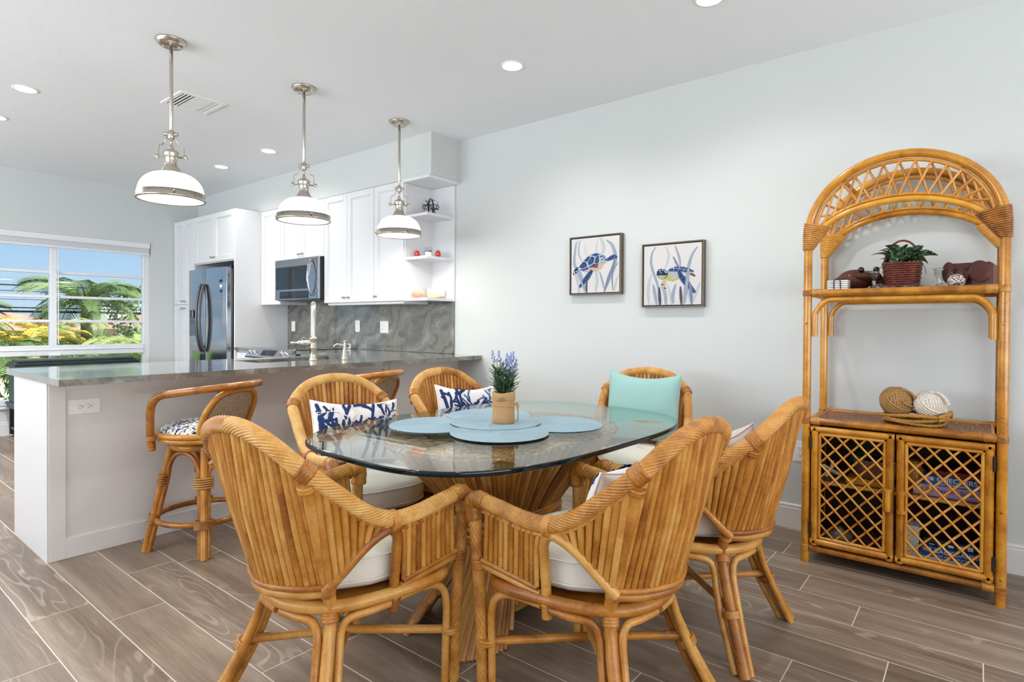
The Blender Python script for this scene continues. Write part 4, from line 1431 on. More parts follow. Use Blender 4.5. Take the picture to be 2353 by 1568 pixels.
# ------------------------------------------------------------------ rattan bookcase
# local frame: u along -y (to the right in the photo), v depth towards the wall (+x), z up.  width 2*HB, depth DB
BX, BYC = 3.205, .292
HB, DB = .3765, .405
bk = thing('rattan_bookcase', 'arched rattan bookcase with lattice doors against the wall', 'bookcase', (BX, BYC, 0), math.radians(-90))
# after the -90 deg turn: local x -> world -y, local y -> world +x
B_, BL, BB = MT['bk'], MT['bk_l'], MT['bk_b']
def bt(name, path, r, mt=B_, n=10, parent=bk, **k):
    return MB().tube(path, r, n, **k).build(name, mt, parent)
def bind(p, d, r, h, turns, parent=bk):
    return binding(parent, p, d, r, h, turns, 'bk_b')
ZS1, ZS2, ZSB = 1.341, .706, .070
ARC = [pi*i/28 for i in range(29)]
for y in (0, DB):
    back = y > 0
    # posts run up into the outer arch
    path = [(-HB, y, 0), (-HB, y, .7), (-HB, y, 1.35), (-HB, y, 1.60)] + [(-HB*cos(a), y, 1.625+.345*sin(a)) for a in ARC] + [(HB, y, 1.60), (HB, y, 1.35), (HB, y, .7), (HB, y, 0)]
    k = len(path)//2
    bt('post', path[:k+1], .0195)
    bt('post', path[k:], .0195)
    bt('arch_bead', [(-(HB-.030)*cos(a), y, 1.625+.315*sin(a)) for a in ARC], .0085, BL)
    # inner arch
    ia = [(x*(HB-.025), y, 1.600+.162*(1-x*x)**.62) for x in [-1+2*i/24 for i in range(25)]]
    bt('inner_arch', ia, .0145)
    bt('arch_bead', [(x, q, z+.022) for x, q, z in ia[1:-1]], .0075, BL)
    # lattice canes between the arches
    NLt = 15
    f = lambda u: (-(HB-.034)*cos(u), 1.625+.310*sin(u))
    g = lambda s: (s*(HB-.05), 1.622+.162*(1-(s*.95)**2)**.62)
    for dr in (1, -1):
        for i in range(NLt):
            u = pi*(.10+.80*i/(NLt-1))
            s = -cos(u)*.98 + dr*.17
            if abs(s) > .96:
                continue
            a, b = f(u), g(s)
            bt('lattice_cane', [(b[0], y+dr*.004, b[1]), (a[0], y+dr*.004, a[1])], .0052, BL, 6)
    # wrapped corners
    for s in (-1, 1):
        m = MB()
        for q in range(14):
            z = 1.560+.0088*q
            xo, xi = HB+.0215-.0005*max(0, q-7)**1.3, HB-.0225-.0058*q
            hw, cxx = (xo-xi)/2, (xo+xi)/2
            m.tube([(s*(cxx+hw*cos(a)), y+.0225*sin(a)*(1-.2*abs(cos(a))**8), z+.0045*q*.25*cos(a)) for a in [2*pi*w_/18 for w_ in range(18)]], .0054, 6, closed=True)
        m.build('binding', BB if not back else BL, bk)
    # rails
    bt('shelf_rail', [(-HB, y, ZS1), (0, y, ZS1), (HB, y, ZS1)], .018)
    bt('shelf_rail', [(-HB, y, ZS2), (0, y, ZS2), (HB, y, ZS2)], .0175)
    bt('shelf_rail', [(-HB, y, ZSB), (0, y, ZSB), (HB, y, ZSB)], .015)
    for z in (ZS1, ZS2, ZSB):
        for s in (-1, 1):
            bind((s*HB, y, z), (0, 0, 1), .0225, .030, 4)
            bind((s*(HB-.042), y, z), (1, 0, 0), .0195, .042, 6)
    # hoop under the top shelf
    hz = ZS1-.034
    hoop = spl([(-(HB-.034), y, 1.125), (-(HB-.034), y, 1.20), (-(HB-.040), y, 1.25), (-(HB-.085), y, hz-.006), (-.22, y, hz), (0, y, hz), (.22, y, hz), (HB-.085, y, hz-.006), (HB-.040, y, 1.25), (HB-.034, y, 1.20), (HB-.034, y, 1.125)], 7)
    bt('hoop', hoop, .0135)
# plugs on the posts
for s in (-1, 1):
    for z in (1.19, .80, .40, .115):
        k = MB(); k.X = Matrix.Translation((s*HB, -.0185, z)) @ Matrix.Rotation(pi/2, 4, 'X')
        k.lathe([(.0055, 0), (.0055, .0018), (.0001, .0024)], 12).build('plug', BB, bk)
# side rails, deck of the shelves
for s in (-1, 1):
    for z in (ZS1, ZS2, ZSB):
        bt('side_rail', [(s*HB, 0, z-.004), (s*HB, DB, z-.004)], .013)
    for u in (.27,):
        bt('arch_tie', [(s*HB*.62, 0, 1.625+.345*sin(math.acos(.62))), (s*HB*.62, DB, 1.625+.345*sin(math.acos(.62)))], .0105)
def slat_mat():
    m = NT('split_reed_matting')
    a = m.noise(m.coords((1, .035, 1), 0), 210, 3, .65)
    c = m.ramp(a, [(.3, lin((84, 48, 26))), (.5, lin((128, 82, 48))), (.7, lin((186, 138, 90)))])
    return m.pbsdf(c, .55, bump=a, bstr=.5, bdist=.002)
SM = slat_mat()
for z in (ZS1+.008, ZS2+.008):
    MB().box((-HB+.022, .012, z-.012), (HB-.022, DB-.012, z), .001).build('shelf_mat', SM, bk)
    for a, b in (((-HB+.03, .015), (-HB+.03, DB-.015)), ((HB-.03, .015), (HB-.03, DB-.015)), ((-HB+.03, DB-.02), (HB-.03, DB-.02))):
        bt('bead', [(a[0], a[1], z), (b[0], b[1], z)], .006, BL, 8)
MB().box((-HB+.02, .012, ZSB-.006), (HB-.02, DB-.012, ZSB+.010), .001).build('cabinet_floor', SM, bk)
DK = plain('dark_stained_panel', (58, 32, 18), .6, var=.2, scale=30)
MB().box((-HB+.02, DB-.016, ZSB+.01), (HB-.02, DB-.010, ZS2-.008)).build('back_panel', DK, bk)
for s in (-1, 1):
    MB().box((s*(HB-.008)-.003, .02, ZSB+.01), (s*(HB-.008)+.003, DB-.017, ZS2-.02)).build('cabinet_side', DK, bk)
ZI = .398
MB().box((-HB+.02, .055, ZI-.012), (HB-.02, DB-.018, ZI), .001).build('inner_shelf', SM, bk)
bt('bead', [(-HB+.02, .055, ZI-.006), (HB-.02, .055, ZI-.006)], .009, BL, 8)
# lattice doors
def lattice_door(x0, x1, hs):
    d = bpy.data.objects.new('door', None); COL.objects.link(d); d.parent = bk
    z0, z1, y, r = .092, .682, -.004, .0165
    def fr(name, a, b, rr, mt, yy=y):
        MB().tube([(a[0], yy, a[1]), (b[0], yy, b[1])], rr, 10).build(name, mt, d)
    i0, i1, j0, j1 = x0+r, x1-r, z0+r, z1-r
    for a, b in (((x0, j0-.0), (x1, j0)), ((x0, j1), (x1, j1)), ((i0, z0), (i0, z1)), ((i1, z0), (i1, z1))):
        fr('frame_pole', a, b, r, B_)
    k0, k1, l0, l1 = i0+.022, i1-.022, j0+.022, j1-.022
    for a, b in (((k0, l0), (k1, l0)), ((k0, l1), (k1, l1)), ((k0, l0), (k0, l1)), ((k1, l0), (k1, l1))):
        fr('frame_bead', a, b, .0075, BL, y-.002)
    # crossed canes: 45 degree-ish grid clipped to the opening
    W_, H_ = k1-k0, l1-l0
    stp = W_/4.0
    sl = 1.0                                        # slope
    for dr in (1, -1):
        c = -H_
        i = -12
        while i < 14:
            q = i*stp + .25*stp*0
            i += 1
            # line x = q + dr*(z)/sl for z in 0..H
            pts = []
            for z in (0, H_):
                pts.append((q + dr*z*.92, z))
            (xa, za), (xb, zb) = pts
            # clip x to 0..W
            def clip(xa, za, xb, zb):
                t0, t1 = 0.0, 1.0
                dx = xb-xa
                for lo, hi in ((0, W_),):
                    if abs(dx) < 1e-9:
                        continue
                    ta, tb = (lo-xa)/dx, (hi-xa)/dx
                    if ta > tb:
                        ta, tb = tb, ta
                    t0, t1 = max(t0, ta), min(t1, tb)
                return (t0, t1)
            t0, t1 = clip(xa, za, xb, zb)
            if t1-t0 < .06:
                continue
            A = (k0+xa+(xb-xa)*t0, l0+za+(zb-za)*t0); B = (k0+xa+(xb-xa)*t1, l0+za+(zb-za)*t1)
            yy = y-.004 if dr < 0 else y+.004
            MB().tube([(A[0], yy, A[1]), (B[0], yy, B[1])], .0052, 6).build('lattice_cane', BL, d)
    # handle and hinges
    hx = i1-.006 if hs > 0 else i0+.006
    h = MB().tube([(hx, y-.024, .325), (hx, y-.026, .375), (hx, y-.024, .425)], .0115, 10).build('handle', B_, d)
    for z in (.330, .418):
        binding(d, (hx, y-.016, z), (0, 0, 1), .017, .016, 3, 'bk_b')
    ex = x0+.001 if hs > 0 else x1-.001
    for z in (.175, .60):
        m = MB(); m.tube([(ex, y-.014, z-.032), (ex, y-.014, z+.032)], .0045, 8)
        m.build('hinge', MT['iron'], d)
lattice_door(-HB+.024, -.0035, 1)
lattice_door(.0035, HB-.024, -1)

def onb(u, v, z):
    """world position of a bookcase-local point"""
    return (BX+v, BYC-u, z)
def bthing(name, label, cat, u, v, z, rz=0.0, group=None):
    return thing(name, label, cat, onb(u, v, z), math.radians(-90)+rz, group)
Z1, Z2 = ZS1+.0195, ZS2+.0195
Z1m, Z2m, ZIm, ZBm = ZS1+.0085, ZS2+.0085, ZI+.0005, ZSB+.0105
# coasters in a wire rack
t = bthing('coaster_rack', 'white coasters stacked in a black wire rack', 'coasters', -.255, .095, Z1m)
for i in range(6):
    MB().box((-.046+.002*(i == 0), -.045, .002+i*.0092), (.046+.002*(i == 0), .045, .0088+i*.0092), .002).build('coaster', MT['white_pl'], t)
def wire(p, name='wire', n=6, parent=None, r=.0022):
    MB().tube(p, r, n).build(name, MT['iron'], parent or t)
for y in (-.0485, .0485):
    wire(spl([(-.014, y, 0), (-.014, y, .045), (-.010, y, .058), (0, y, .062), (.010, y, .058), (.014, y, .045), (.014, y, 0)], 5))
for x in (-.0515, .0515):
    wire([(x, -.0, 0), (x, 0, .06)])
wire([(-.0515, 0, .001), (.0515, 0, .001)])
# woven frog and elephant baskets
def wov(name, a, b, sc=90):
    m = NT(name)
    v_ = m.coords()
    w1_ = m.n('ShaderNodeTexWave', bands_direction='Z', Scale=sc, Distortion=.8)
    w2_ = m.n('ShaderNodeTexWave', bands_direction='X', Scale=sc*.6, Distortion=.8)
    m.l(v_, w1_.inputs['Vector']); m.l(v_, w2_.inputs['Vector'])
    mu = m.n('ShaderNodeMath', operation='MULTIPLY'); m.l(w1_.outputs[1], mu.inputs[0]); m.l(w2_.outputs[1], mu.inputs[1])
    c = m.ramp(mu.outputs[0], [(.1, lin(a)), (.7, lin(b))])
    return m.pbsdf(c, .5, bump=mu.outputs[0], bstr=.6, bdist=.003, coat=.1)
WV = wov('dark_red_wicker', (58, 24, 15), (126, 60, 40))
t = bthing('wicker_frog', 'dark red wicker frog beside the coasters', 'figurine', -.200, .26, Z1m, math.radians(12))
MB().ball((-.01, 0, .065), .07, 18, 12, (1.15, .95, .80)).build('body', WV, t)
m = MB(); m.ball((.045, -.055, .082), .05, 16, 10, (1.15, .95, .52)); m.build('head', WV, t)
MB().tube(spl([(-.005, -.098, .078), (.045, -.106, .074), (.098, -.075, .080)], 6), .004, 6).build('mouth', WV, t)
for x, y in ((.012, -.075), (.078, -.068)):
    e = MB().ball((x, y, .112), .015, 12, 8).build('eye', MT['blackg'], t)
for s in (-1, 1):
    MB().tube(spl([(.01+s*.062, -.02, .075), (.01+s*.095, -.03, .055), (.01+s*.088, -.055, .02), (.01+s*.07, -.085, .008)], 6), .018, 10, radii=[.024-.0007*i for i in range(19)]).build('front_leg', WV, t)
    MB().ball((.01+s*.074, .035, .042), .035, 12, 8, (.7, 1.2, 1.15)).build('hind_leg', WV, t)
t = bthing('wicker_elephant', 'dark red wicker elephant box at right end of top shelf', 'basket', .262, .22, Z1m, math.radians(-8))
m = MB(); m.box((-.078, -.05, .0), (.085, .075, .122), .012); m.build('box', WV, t)
MB().ball((-.025, -.062, .075), .042, 16, 10, (.95, .55, 1.05)).build('head', WV, t)
MB().tube(spl([(-.028, -.082, .075), (-.03, -.098, .05), (-.026, -.10, .025), (-.012, -.096, .014)], 6), .014, 10, radii=[.019-.0006*i for i in range(19)]).build('trunk', WV, t)
for s, x in ((-1, -.072), (1, .040)):
    m = MB(); m.X = Matrix.Translation((x, -.068, .078)) @ Matrix.Rotation(s*.25, 4, 'Z')
    m.ball((0, 0, 0), .045, 16, 10, (.62 if s < 0 else .95, .16, 1.1)); m.build('ear', WV, t)
for x in (-.045, -.005):
    MB().ball((x, -.086, .092), .005, 8, 6).build('eye', MT['blackg'], t)
# glass candlesticks
def candlestick(u, v, lb):
    t = bthing('candlestick', lb, 'candlestick', u, v, Z1m, 0, 'glass candlesticks on the bookcase')
    MB().lathe([(.0001, 0), (.030, 0), (.031, .004), (.022, .012), (.012, .024), (.009, .034), (.012, .044), (.009, .052), (.014, .060), (.020, .068), (.021, .088), (.026, .096), (.024, .098), (.017, .090), (.015, .072), (.0001, .070)], 24).build('stem', MT['gdecor'], t)
candlestick(-.112, .150, 'clear glass candlestick left of the plant basket')
candlestick(.148, .150, 'clear glass candlestick right of the plant basket')
def gturtle(u, v, lb, s=1.0, mt='gdecor'):
    t = bthing('glass_turtle', lb, 'figurine', u, v, Z1m, 0, 'glass figurines on the bookcase')
    MB().ball((0, 0, .014*s), .034*s, 16, 8, (1.15, .85, .55)).build('shell', MT[mt], t)
    MB().ball((.046*s, 0, .014*s), .012*s, 10, 6, (1.2, .9, .8)).build('head', MT[mt], t)
    for x, y in ((.022, .026), (.022, -.026), (-.024, .024), (-.024, -.024)):
        MB().ball((x*s, y*s, .006*s), .011*s, 8, 6, (1.3, .8, .5)).build('flipper', MT[mt], t)
MT['amberglass'] = clear('smoky_glass', (.62, .60, .54), ior=1.6, boost=1.6)
gturtle(-.075, .07, 'clear glass turtle in front of the plant basket, left', 1.0)
gturtle(.035, .07, 'smoky glass turtle in front of the plant basket, right', 1.0, 'amberglass')
gturtle(.165, .075, 'small clear glass fish beside the right candlestick', .8)
def speck():
    m = NT('speckled_crystal')
    n1 = m.noise(m.coords(), 130, 4, .6)
    c = m.ramp(n1, [(.42, lin((58, 44, 38))), (.50, lin((150, 138, 130))), (.58, lin((222, 218, 214)))])
    return m.pbsdf(c, .05, coat=1.0)
t = bthing('glass_paperweight', 'speckled glass turtle paperweight before the elephant box', 'figurine', .212, .105, Z1m)
MB().ball((0, 0, .0345), .034, 20, 14).build('dome', speck(), t)
MB().ball((.045, -.008, .012), .014, 10, 6, (1.4, .8, .6)).build('head', MT['gdecor'], t)
for x, y in ((.02, -.032), (-.024, -.03)):
    MB().ball((x, y, .006), .011, 8, 6, (1.2, .9, .5)).build('flipper', MT['gdecor'], t)
# planted basket
RB = plain('red_brown_splint', (104, 44, 30), .42, var=.4, scale=45, coat=.2)
t = bthing('plant_basket', 'dark red splint basket of variegated pothos with hoop handle', 'plant', .0, .19, Z1m)
for i in range(13):
    z = .006+i*.0105
    r = .062+.0012*i
    m = MB()
    m.tube([((r+.0035*(1 if (k+i) % 2 else -1))*sup(1, .82, 3, k, 20)[0], (r+.0035*(1 if (k+i) % 2 else -1))*sup(1, .82, 3, k, 20)[1], z) for k in range(20)], .0058, 6, closed=True)
    m.build('splint', RB, t)
for k in range(20):
    x, y = sup(1, .82, 3, k+.0, 20)
    MB().tube([(x*.060, y*.060, .0), (x*.074, y*.074, .142)], .004, 6).build('stake', RB, t)
MB().prism([sup(.058, .048, 3, k, 24) for k in range(24)], .002, .115).build('liner', MT['slot'], t)
MB().tube([(.074*cos(a), .0, .12+.125*sin(a)) for a in [pi*i/20 for i in range(21)]], .0048, 8).build('handle', RB, t)
def pothos():
    m = NT('variegated_leaf')
    v_ = m.coords((1, 1, 1), 7.0)
    n1 = m.noise(v_, 90, 3, .6, .6)
    c = m.ramp(n1, [(.45, lin((40, 72, 42))), (.56, lin((62, 100, 62))), (.63, lin((168, 190, 166)))])
    return m.pbsdf(c, .35, coat=.2)
PT = pothos()
def leaf_mesh(name, mt, L=.065, W=.042, n=6, cup=.25):
    m = MB(); rows = []
    for i in range(n+1):
        f = i/n
        w_ = W/2*max(.03, sin(pi*min(1, f*.93+.07)**.72))
        z = .10*L*sin(pi*f) - .25*L*f*f
        rows.append([(-w_, L*f, z+cup*w_), (-w_*.5, L*f, z+cup*w_*.25), (0, L*f, z), (w_*.5, L*f, z+cup*w_*.25), (w_, L*f, z+cup*w_)])
    m.sheet(rows)
    return m.mesh(name, mt)
lm = leaf_mesh('leaf', PT, .062, .056)
rd = random.Random(12)
for i in range(46):
    a = rd.uniform(0, 2*pi); e = rd.uniform(-.9, 1.1); rr = rd.uniform(.01, .058)
    s = rd.uniform(.85, 1.3)
    inst(lm, 'leaf', t, (rr*cos(a)*1.1, rr*sin(a)*.8, .140+.062*rd.random()*(1-rr/.09)+.008), (e, rd.uniform(-.4, .4), a-pi/2), (s, s, s))
for s, L in ((1, .05), (-1, .03)):
    MB().tube(spl([(s*.06, -.03, .135), (s*.09, -.05, .11), (s*.098, -.05, .075)], 5), .0018, 5).build('stem', PT, t)

# rope balls in a coil of rope
def rope(path, r, mt, name, parent, strands=3, pitch=None, closed=False, n=18):
    MB().tube(path, r, n, closed=closed, lobes=strands, depth=.30, pitch=pitch or r*9).build(name, mt, parent)
def rope_ball(name, label, u, v, z, R, mt, seed, r=.0062):
    t = bthing(name, label, 'rope ball', u, v, z)
    rd = random.Random(seed)
    MB().ball((0, 0, R), R-.010, 20, 14).build('core', mt, t)
    axes = [Vector((.2, .5, 1)), Vector((1, .35, .1)), Vector((-.5, .9, .45)), Vector((.6, -.5, .7))]
    for ai, ax in enumerate(axes):
        ax = ax.normalized(); e1 = ax.orthogonal().normalized(); e2 = ax.cross(e1)
        for q in range(-4, 5):
            h = q*r*1.75
            rr = R-.006+ai*.0022
            if abs(h) > rr*.8:
                continue
            c = math.sqrt(rr*rr-h*h)
            if ai < 2 or abs(q) < 3:
                rope([Vector((0, 0, R))+ax*h+e1*(c*cos(b))+e2*(c*sin(b)) for b in [2*pi*w_/40 for w_ in range(40)]], r, mt, 'coil', t, closed=True, n=12)
    return t
cr = bthing('rope_coil', 'thick golden jute rope coil cradling the two rope balls', 'rope', .055, .145, Z2m)
rd = random.Random(3)
for i in range(9):
    pts = []
    for k in range(14):
        a = 2*pi*k/14
        lay = i % 3; rg = i//3
        pts.append(((.118-.014*rg+.007*sin(3*a+i*1.7))*cos(a), (.098-.013*rg+.006*cos(2*a+i))*sin(a)+.01, .0085+.0155*lay+.006*sin(2*a+i*2.1)+.004))
    rope(spl(pts, 4, True), .0082, MT['jute2'], 'strand', cr, closed=True)
for s in (0, 1):
    rope(spl([(.10, -.06, .03+s*.015), (.125, -.04, .045+s*.012), (.14, .0, .062), (.142, .03, .066-s*.02)], 6), .0095, MT['jute2'], 'strand', cr)
b1 = rope_ball('rope_ball', 'brown jute rope ball on the lower bookcase shelf', -.012, .15, Z2m+.034, .068, MT['jute'], 1)
rope(spl([(.02, -.03, .13), (.06, -.03, .115), (.078, -.02, .075), (.07, -.02, .05), (.045, -.055, .062), (.03, -.066, .08)], 6), .0062, MT['jute'], 'loose_end', b1, n=12)
b2 = rope_ball('rope_ball', 'white cotton rope ball on the lower bookcase shelf', .118, .155, Z2m+.034, .062, MT['cotton'], 5)
rope(spl([(-.0, -.02, .125), (.035, -.03, .122), (.062, -.03, .095), (.072, -.03, .07)], 6), .0075, MT['cotton'], 'loose_end', b2, n=12)

# inside the cabinet
t = bthing('flower_basket', 'pale wicker basket of greenery behind the left lattice door', 'basket', -.10, .19, ZIm+.032)
WW = wov('whitewashed_wicker', (110, 86, 70), (196, 170, 150), 70)
MB().lathe([(.0001, 0), (.085, 0), (.105, .085), (.110, .088), (.104, .092), (.085, .05), (.0001, .045)], 32).build('bowl', WW, t)
lm2 = leaf_mesh('leaf', plain('basket_leaf', (44, 96, 48), .4, var=.3, scale=40), .07, .045)
rd = random.Random(33)
for i in range(22):
    a = rd.uniform(0, 2*pi); rr = rd.uniform(.0, .08)
    inst(lm2, 'leaf', t, (rr*cos(a), rr*sin(a), .085+.02*rd.random()), (rd.uniform(-.6, 1.0), 0, a-pi/2))
o = MB().box((-.085, -.06, 0), (.085, .06, .030), .003).build('wooden_box', MT['bk'])
o.location = onb(-.13, .15, ZIm); o.rotation_euler = (0, 0, math.radians(-90)); tag(o, 'low amber wooden box under the pale wicker basket', 'box')
t = bthing('driftwood_easel', 'small driftwood piece at left behind lattice door', 'figurine', -.285, .15, ZIm)
MB().tube(spl([(-.03, 0, .005), (-.01, .01, .04), (0, .01, .09)], 5), .008, 8).build('upright', MT['linen'], t)
MB().tube([(-.045, 0, .062), (.035, .01, .02)], .009, 8).build('crosspiece', MT['linen'], t)
def text(s, size, loc, rot, col, parent, name='lettering', align='LEFT'):
    c = bpy.data.curves.new(name, 'FONT')
    c.body = s; c.size = size; c.align_x = align
    c.extrude = .0002
    c.materials.append(col)
    o = bpy.data.objects.new('tmp', c); COL.objects.link(o)
    me = bpy.data.meshes.new_from_object(o.evaluated_get(bpy.context.evaluated_depsgraph_get()))
    bpy.data.objects.remove(o, do_unlink=True)
    o = bpy.data.objects.new(name, me); COL.objects.link(o)
    o.parent = parent; o.location = loc; o.rotation_euler = rot
    return o
WT = plain('white_print', (240, 240, 240), .5); RDP = plain('red_print', (196, 40, 40), .5); CY = plain('pale_blue_print', (120, 190, 220), .5); BKP = plain('black_print', (24, 22, 26), .5)
def game_box(label, u, v, z, w_, dp, h, col, title=None, sub=None, logo=False, tcol=None, name='game_box', tsz=None):
    t = bthing(name, label, 'box', u, v, z)
    mt = plain('card_'+str(col), col, .35, var=.04)
    MB().box((-w_/2, 0, 0), (w_/2, dp, h*.98), .001).build('base', mt, t)
    MB().box((-w_/2-.001, -.001, h*.35), (w_/2+.001, dp+.001, h), .001).build('lid', mt, t)
    y = -.0018
    x = -w_/2+.006
    if logo:
        MB().box((x, y, h*.5), (x+.016, y+.0012, h*.92)).build('logo_red', RDP, t)
        MB().box((x+.017, y, h*.5), (x+.031, y+.0012, h*.92)).build('logo_blue', CY, t)
        text('M', .019, (x+.0005, y-.0005, h*.54), (pi/2, 0, 0), WT, t); text('B', .019, (x+.0175, y-.0005, h*.54), (pi/2, 0, 0), WT, t)
        x += .042
    if title:
        text(title, tsz or h*.72, (x, y-.0004, h*.47), (pi/2, 0, 0), tcol or WT, t)
    if sub:
        text(sub, h*.30, (x+.002, y-.0004, h*.12), (pi/2, 0, 0), tcol or WT, t)
    return t
def speckbox(name, cols, sc):
    m = NT(name)
    vo = m.n('ShaderNodeTexVoronoi', Scale=sc); m.l(m.coords(), vo.inputs['Vector'])
    sp = m.n('ShaderNodeSeparateColor'); m.l(vo.outputs[1], sp.inputs[0])
    c = m.ramp(sp.outputs[0], [(i/len(cols), lin(q)) for i, q in enumerate(cols)])
    return m.pbsdf(c, .4)
g = game_box('lilac puzzle box under the blue checkers box', .185, .10, ZIm, .250, .16, .050, (176, 150, 190), 'Sesame Street', None, False, BKP, 'puzzle_box', .026)
for o in g.children:
    if o.name.startswith('lettering'):
        o.location.x += .085; o.location.z -= .003
MB().box((-.122, -.003, .006), (-.05, -.0012, .046)).build('picture', speckbox('crowd_print', [(40, 36, 30), (200, 180, 140), (180, 60, 40), (230, 226, 216), (90, 80, 70), (220, 170, 60)], 140), g)
g = game_box('dark green puzzle box at right on the middle shelf', .315, .105, ZIm, .055, .13, .046, (24, 60, 44), None, 'PUZZLES', name='puzzle_box')
MB().box((-.012, -.0028, .018), (.018, -.0015, .036), .002).build('emblem', MT['linen'], g)
g = game_box('blue checkers box behind the right lattice door', .215, .095, ZIm+.051, .225, .17, .042, (30, 92, 164), 'CHECKERS', 'AND OTHER GAMES', True)
MB().box((.086, -.0028, .006), (.108, -.0012, .036)).build('picture', speckbox('board_print', [(160, 50, 30), (40, 40, 90), (220, 140, 60)], 160), g)
g = game_box('red and black board game on top of the checkers box', .225, .10, ZIm+.0935, .20, .15, .026, (96, 24, 20), name='game_box')
g = game_box('white board game box at bottom of right cabinet', .180, .085, ZBm, .30, .18, .042, (226, 224, 220), name='game_box')
g = game_box('blue backgammon box at bottom of right cabinet', .215, .08, ZBm+.043, .235, .17, .046, (24, 84, 160), 'BACKGAMMON', 'AND ACEY-DEUCY', True, tsz=.028)
g = game_box('black and white striped game box above the backgammon box', .215, .10, ZBm+.090, .22, .16, .030, (30, 30, 44), name='game_box')
for i in range(5):
    k = MB(); k.box((-.09+i*.035, -.0022, .004), (-.07+i*.035, -.001, .007+.004*i)); k.build('stripe', WT, g)
g = game_box('white card box standing at left of the backgammon box', .062, .10, ZBm+.043, .045, .10, .12, (214, 212, 206), name='game_box')
t = bthing('jar_of_shells', 'round glass jar with dark contents at bottom left of cabinet', 'jar', -.26, .15, ZBm)
MB().lathe([(.0001, 0), (.06, 0), (.075, .02), (.078, .06), (.06, .095), (.055, .10)], 24).build('glass', MT['amberglass'], t)
MB().lathe([(.0001, .004), (.056, .004), (.07, .02), (.072, .045), (.0001, .055)], 20).build('contents', MT['linen'], t)
t = bthing('folded_cloth', 'crumpled dark red cloth at bottom of left cabinet', 'cloth', -.11, .17, ZBm)
m = MB(); rows = []
rd = random.Random(9)
for i in range(13):
    rows.append([((j/12-.5)*.18, (i/12-.5)*.16, .001+.055*max(0, (1-(2*i/12-1)**2))*max(0, (1-(2*j/12-1)**2))*(1+.5*sin(i*1.3+j*2.1))) for j in range(13)])
m.sheet(rows); m.build('cloth', plain('dark_red_cloth', (70, 24, 26), .8, var=.3, scale=30), t)
t = bthing('silver_bowl', 'small shiny steel bowl at bottom of left cabinet', 'bowl', -.055, .075, ZBm)
MB().lathe([(.0001, 0), (.025, 0), (.042, .02), (.046, .035), (.043, .035), (.038, .02), (.0001, .006)], 24).build('bowl', MT['chrome'], t)
t = bthing('amber_vase', 'round amber vase behind the right lattice door', 'vase', .058, .17, ZIm)
MB().lathe([(.0001, 0), (.030, 0), (.050, .03), (.055, .07), (.045, .105), (.028, .12), (.026, .135), (.032, .14), (.024, .14), (.02, .12), (.0001, .10)], 24).build('body', MT['bk'], t)

# ------------------------------------------------------------------ turtle paintings
def paint_mat():
    m = NT('painted_canvas')
    a = m.n('ShaderNodeVertexColor', layer_name='paint')
    n1 = m.noise(m.coords(), 60, 4)
    mx = m.n('ShaderNodeMix', data_type='RGBA', blend_type='MULTIPLY', Factor=.25)
    rr = m.ramp(n1, [(.3, (.75, .78, .82)), (.7, (1, 1, 1))])
    m.l(a.outputs[0], mx.inputs[6]); m.l(rr, mx.inputs[7])
    return m.pbsdf(mx.outputs[2], .7, spec=.2)
PM = paint_mat()
FRM = plain('bronze_frame', (98, 84, 68), .35, .3, var=.15, scale=60)
def blob(c, pts):
    return [(c[0]+x, c[1]+y) for x, y in pts]
def painting(label, yc, zc, turtle, grass):
    """0.425 m square canvas on the right wall; canvas coords x right 0..1, y up 0..1"""
    t = thing('turtle_painting', label, 'picture', (WR, yc, zc), 0, 'framed sea turtle paintings')
    S = .395; D = .036
    F = .0075; h = .2125
    m = MB()
    for a, b in (((-h, -h), (-h+F, h)), ((h-F, -h), (h, h)), ((-h+F, -h), (h-F, -h+F)), ((-h+F, h-F), (h-F, h))):
        m.box((-D-.004, a[0], a[1]), (-.001, b[0], b[1]), .001)
    m.build('frame', FRM, t)
    MB().box((-D+.006, -h+F, -h+F), (-.002, h-F, h-F)).build('backing', MT['slot'], t)
    m = MB()
    lay = [0]
    def poly(pts, col):
        lay[0] += 1
        x = -D+.0015-.00004*lay[0]
        if len(pts) > 7:
            pts = [(p.x, p.y) for p in spl([(a, b, 0) for a, b in pts], 4, True)]
        q = [(x, (.5-px)*S, (py-.5)*S) for px, py in pts]
        # fan from the centroid: fine for the gently curved shapes used here
        cx_ = sum(p[1] for p in q)/len(q); cz_ = sum(p[2] for p in q)/len(q)
        m.col = tuple(v_*.88/255 for v_ in col)
        n = len(q)
        m.add([(x, cx_, cz_)]+q, [(0, 1+i, 1+(i+1) % n) for i in range(n)])
    def stroke(pts, w_, col, taper=True):
        P = [Vector((a, b, 0)) for a, b in pts]
        P = spl(P, 5)
        lay[0] += 1
        x = -D+.0015-.00004*lay[0]
        m.col = tuple(v_*.88/255 for v_ in col)
        rows = []
        n = len(P)
        for i, p in enumerate(P):
            d_ = (P[min(i+1, n-1)]-P[max(i-1, 0)]).normalized()
            nn = Vector((-d_.y, d_.x, 0))
            ww = w_*(1 if not taper else (.25+.95*sin(pi*(.08+.86*i/(n-1)))))
            rows.append([tuple((x, (.5-max(.0, min(1, q.x)))*S, (max(.0, min(1, q.y))-.5)*S)) for q in (p-nn*ww, p+nn*ww)])
        m.sheet(rows, False)
    m.col = (206/255, 202/255, 201/255)
    m.box((-D+.0015, -S/2, -S/2), (-D+.012, S/2, S/2))
    for pts, w_, col in grass[0]:
        stroke(pts, w_, col)
    turtle(poly, stroke)
    for pts, w_, col in grass[1]:
        stroke(pts, w_, col)
    m.build('canvas', PM, t)
    return t
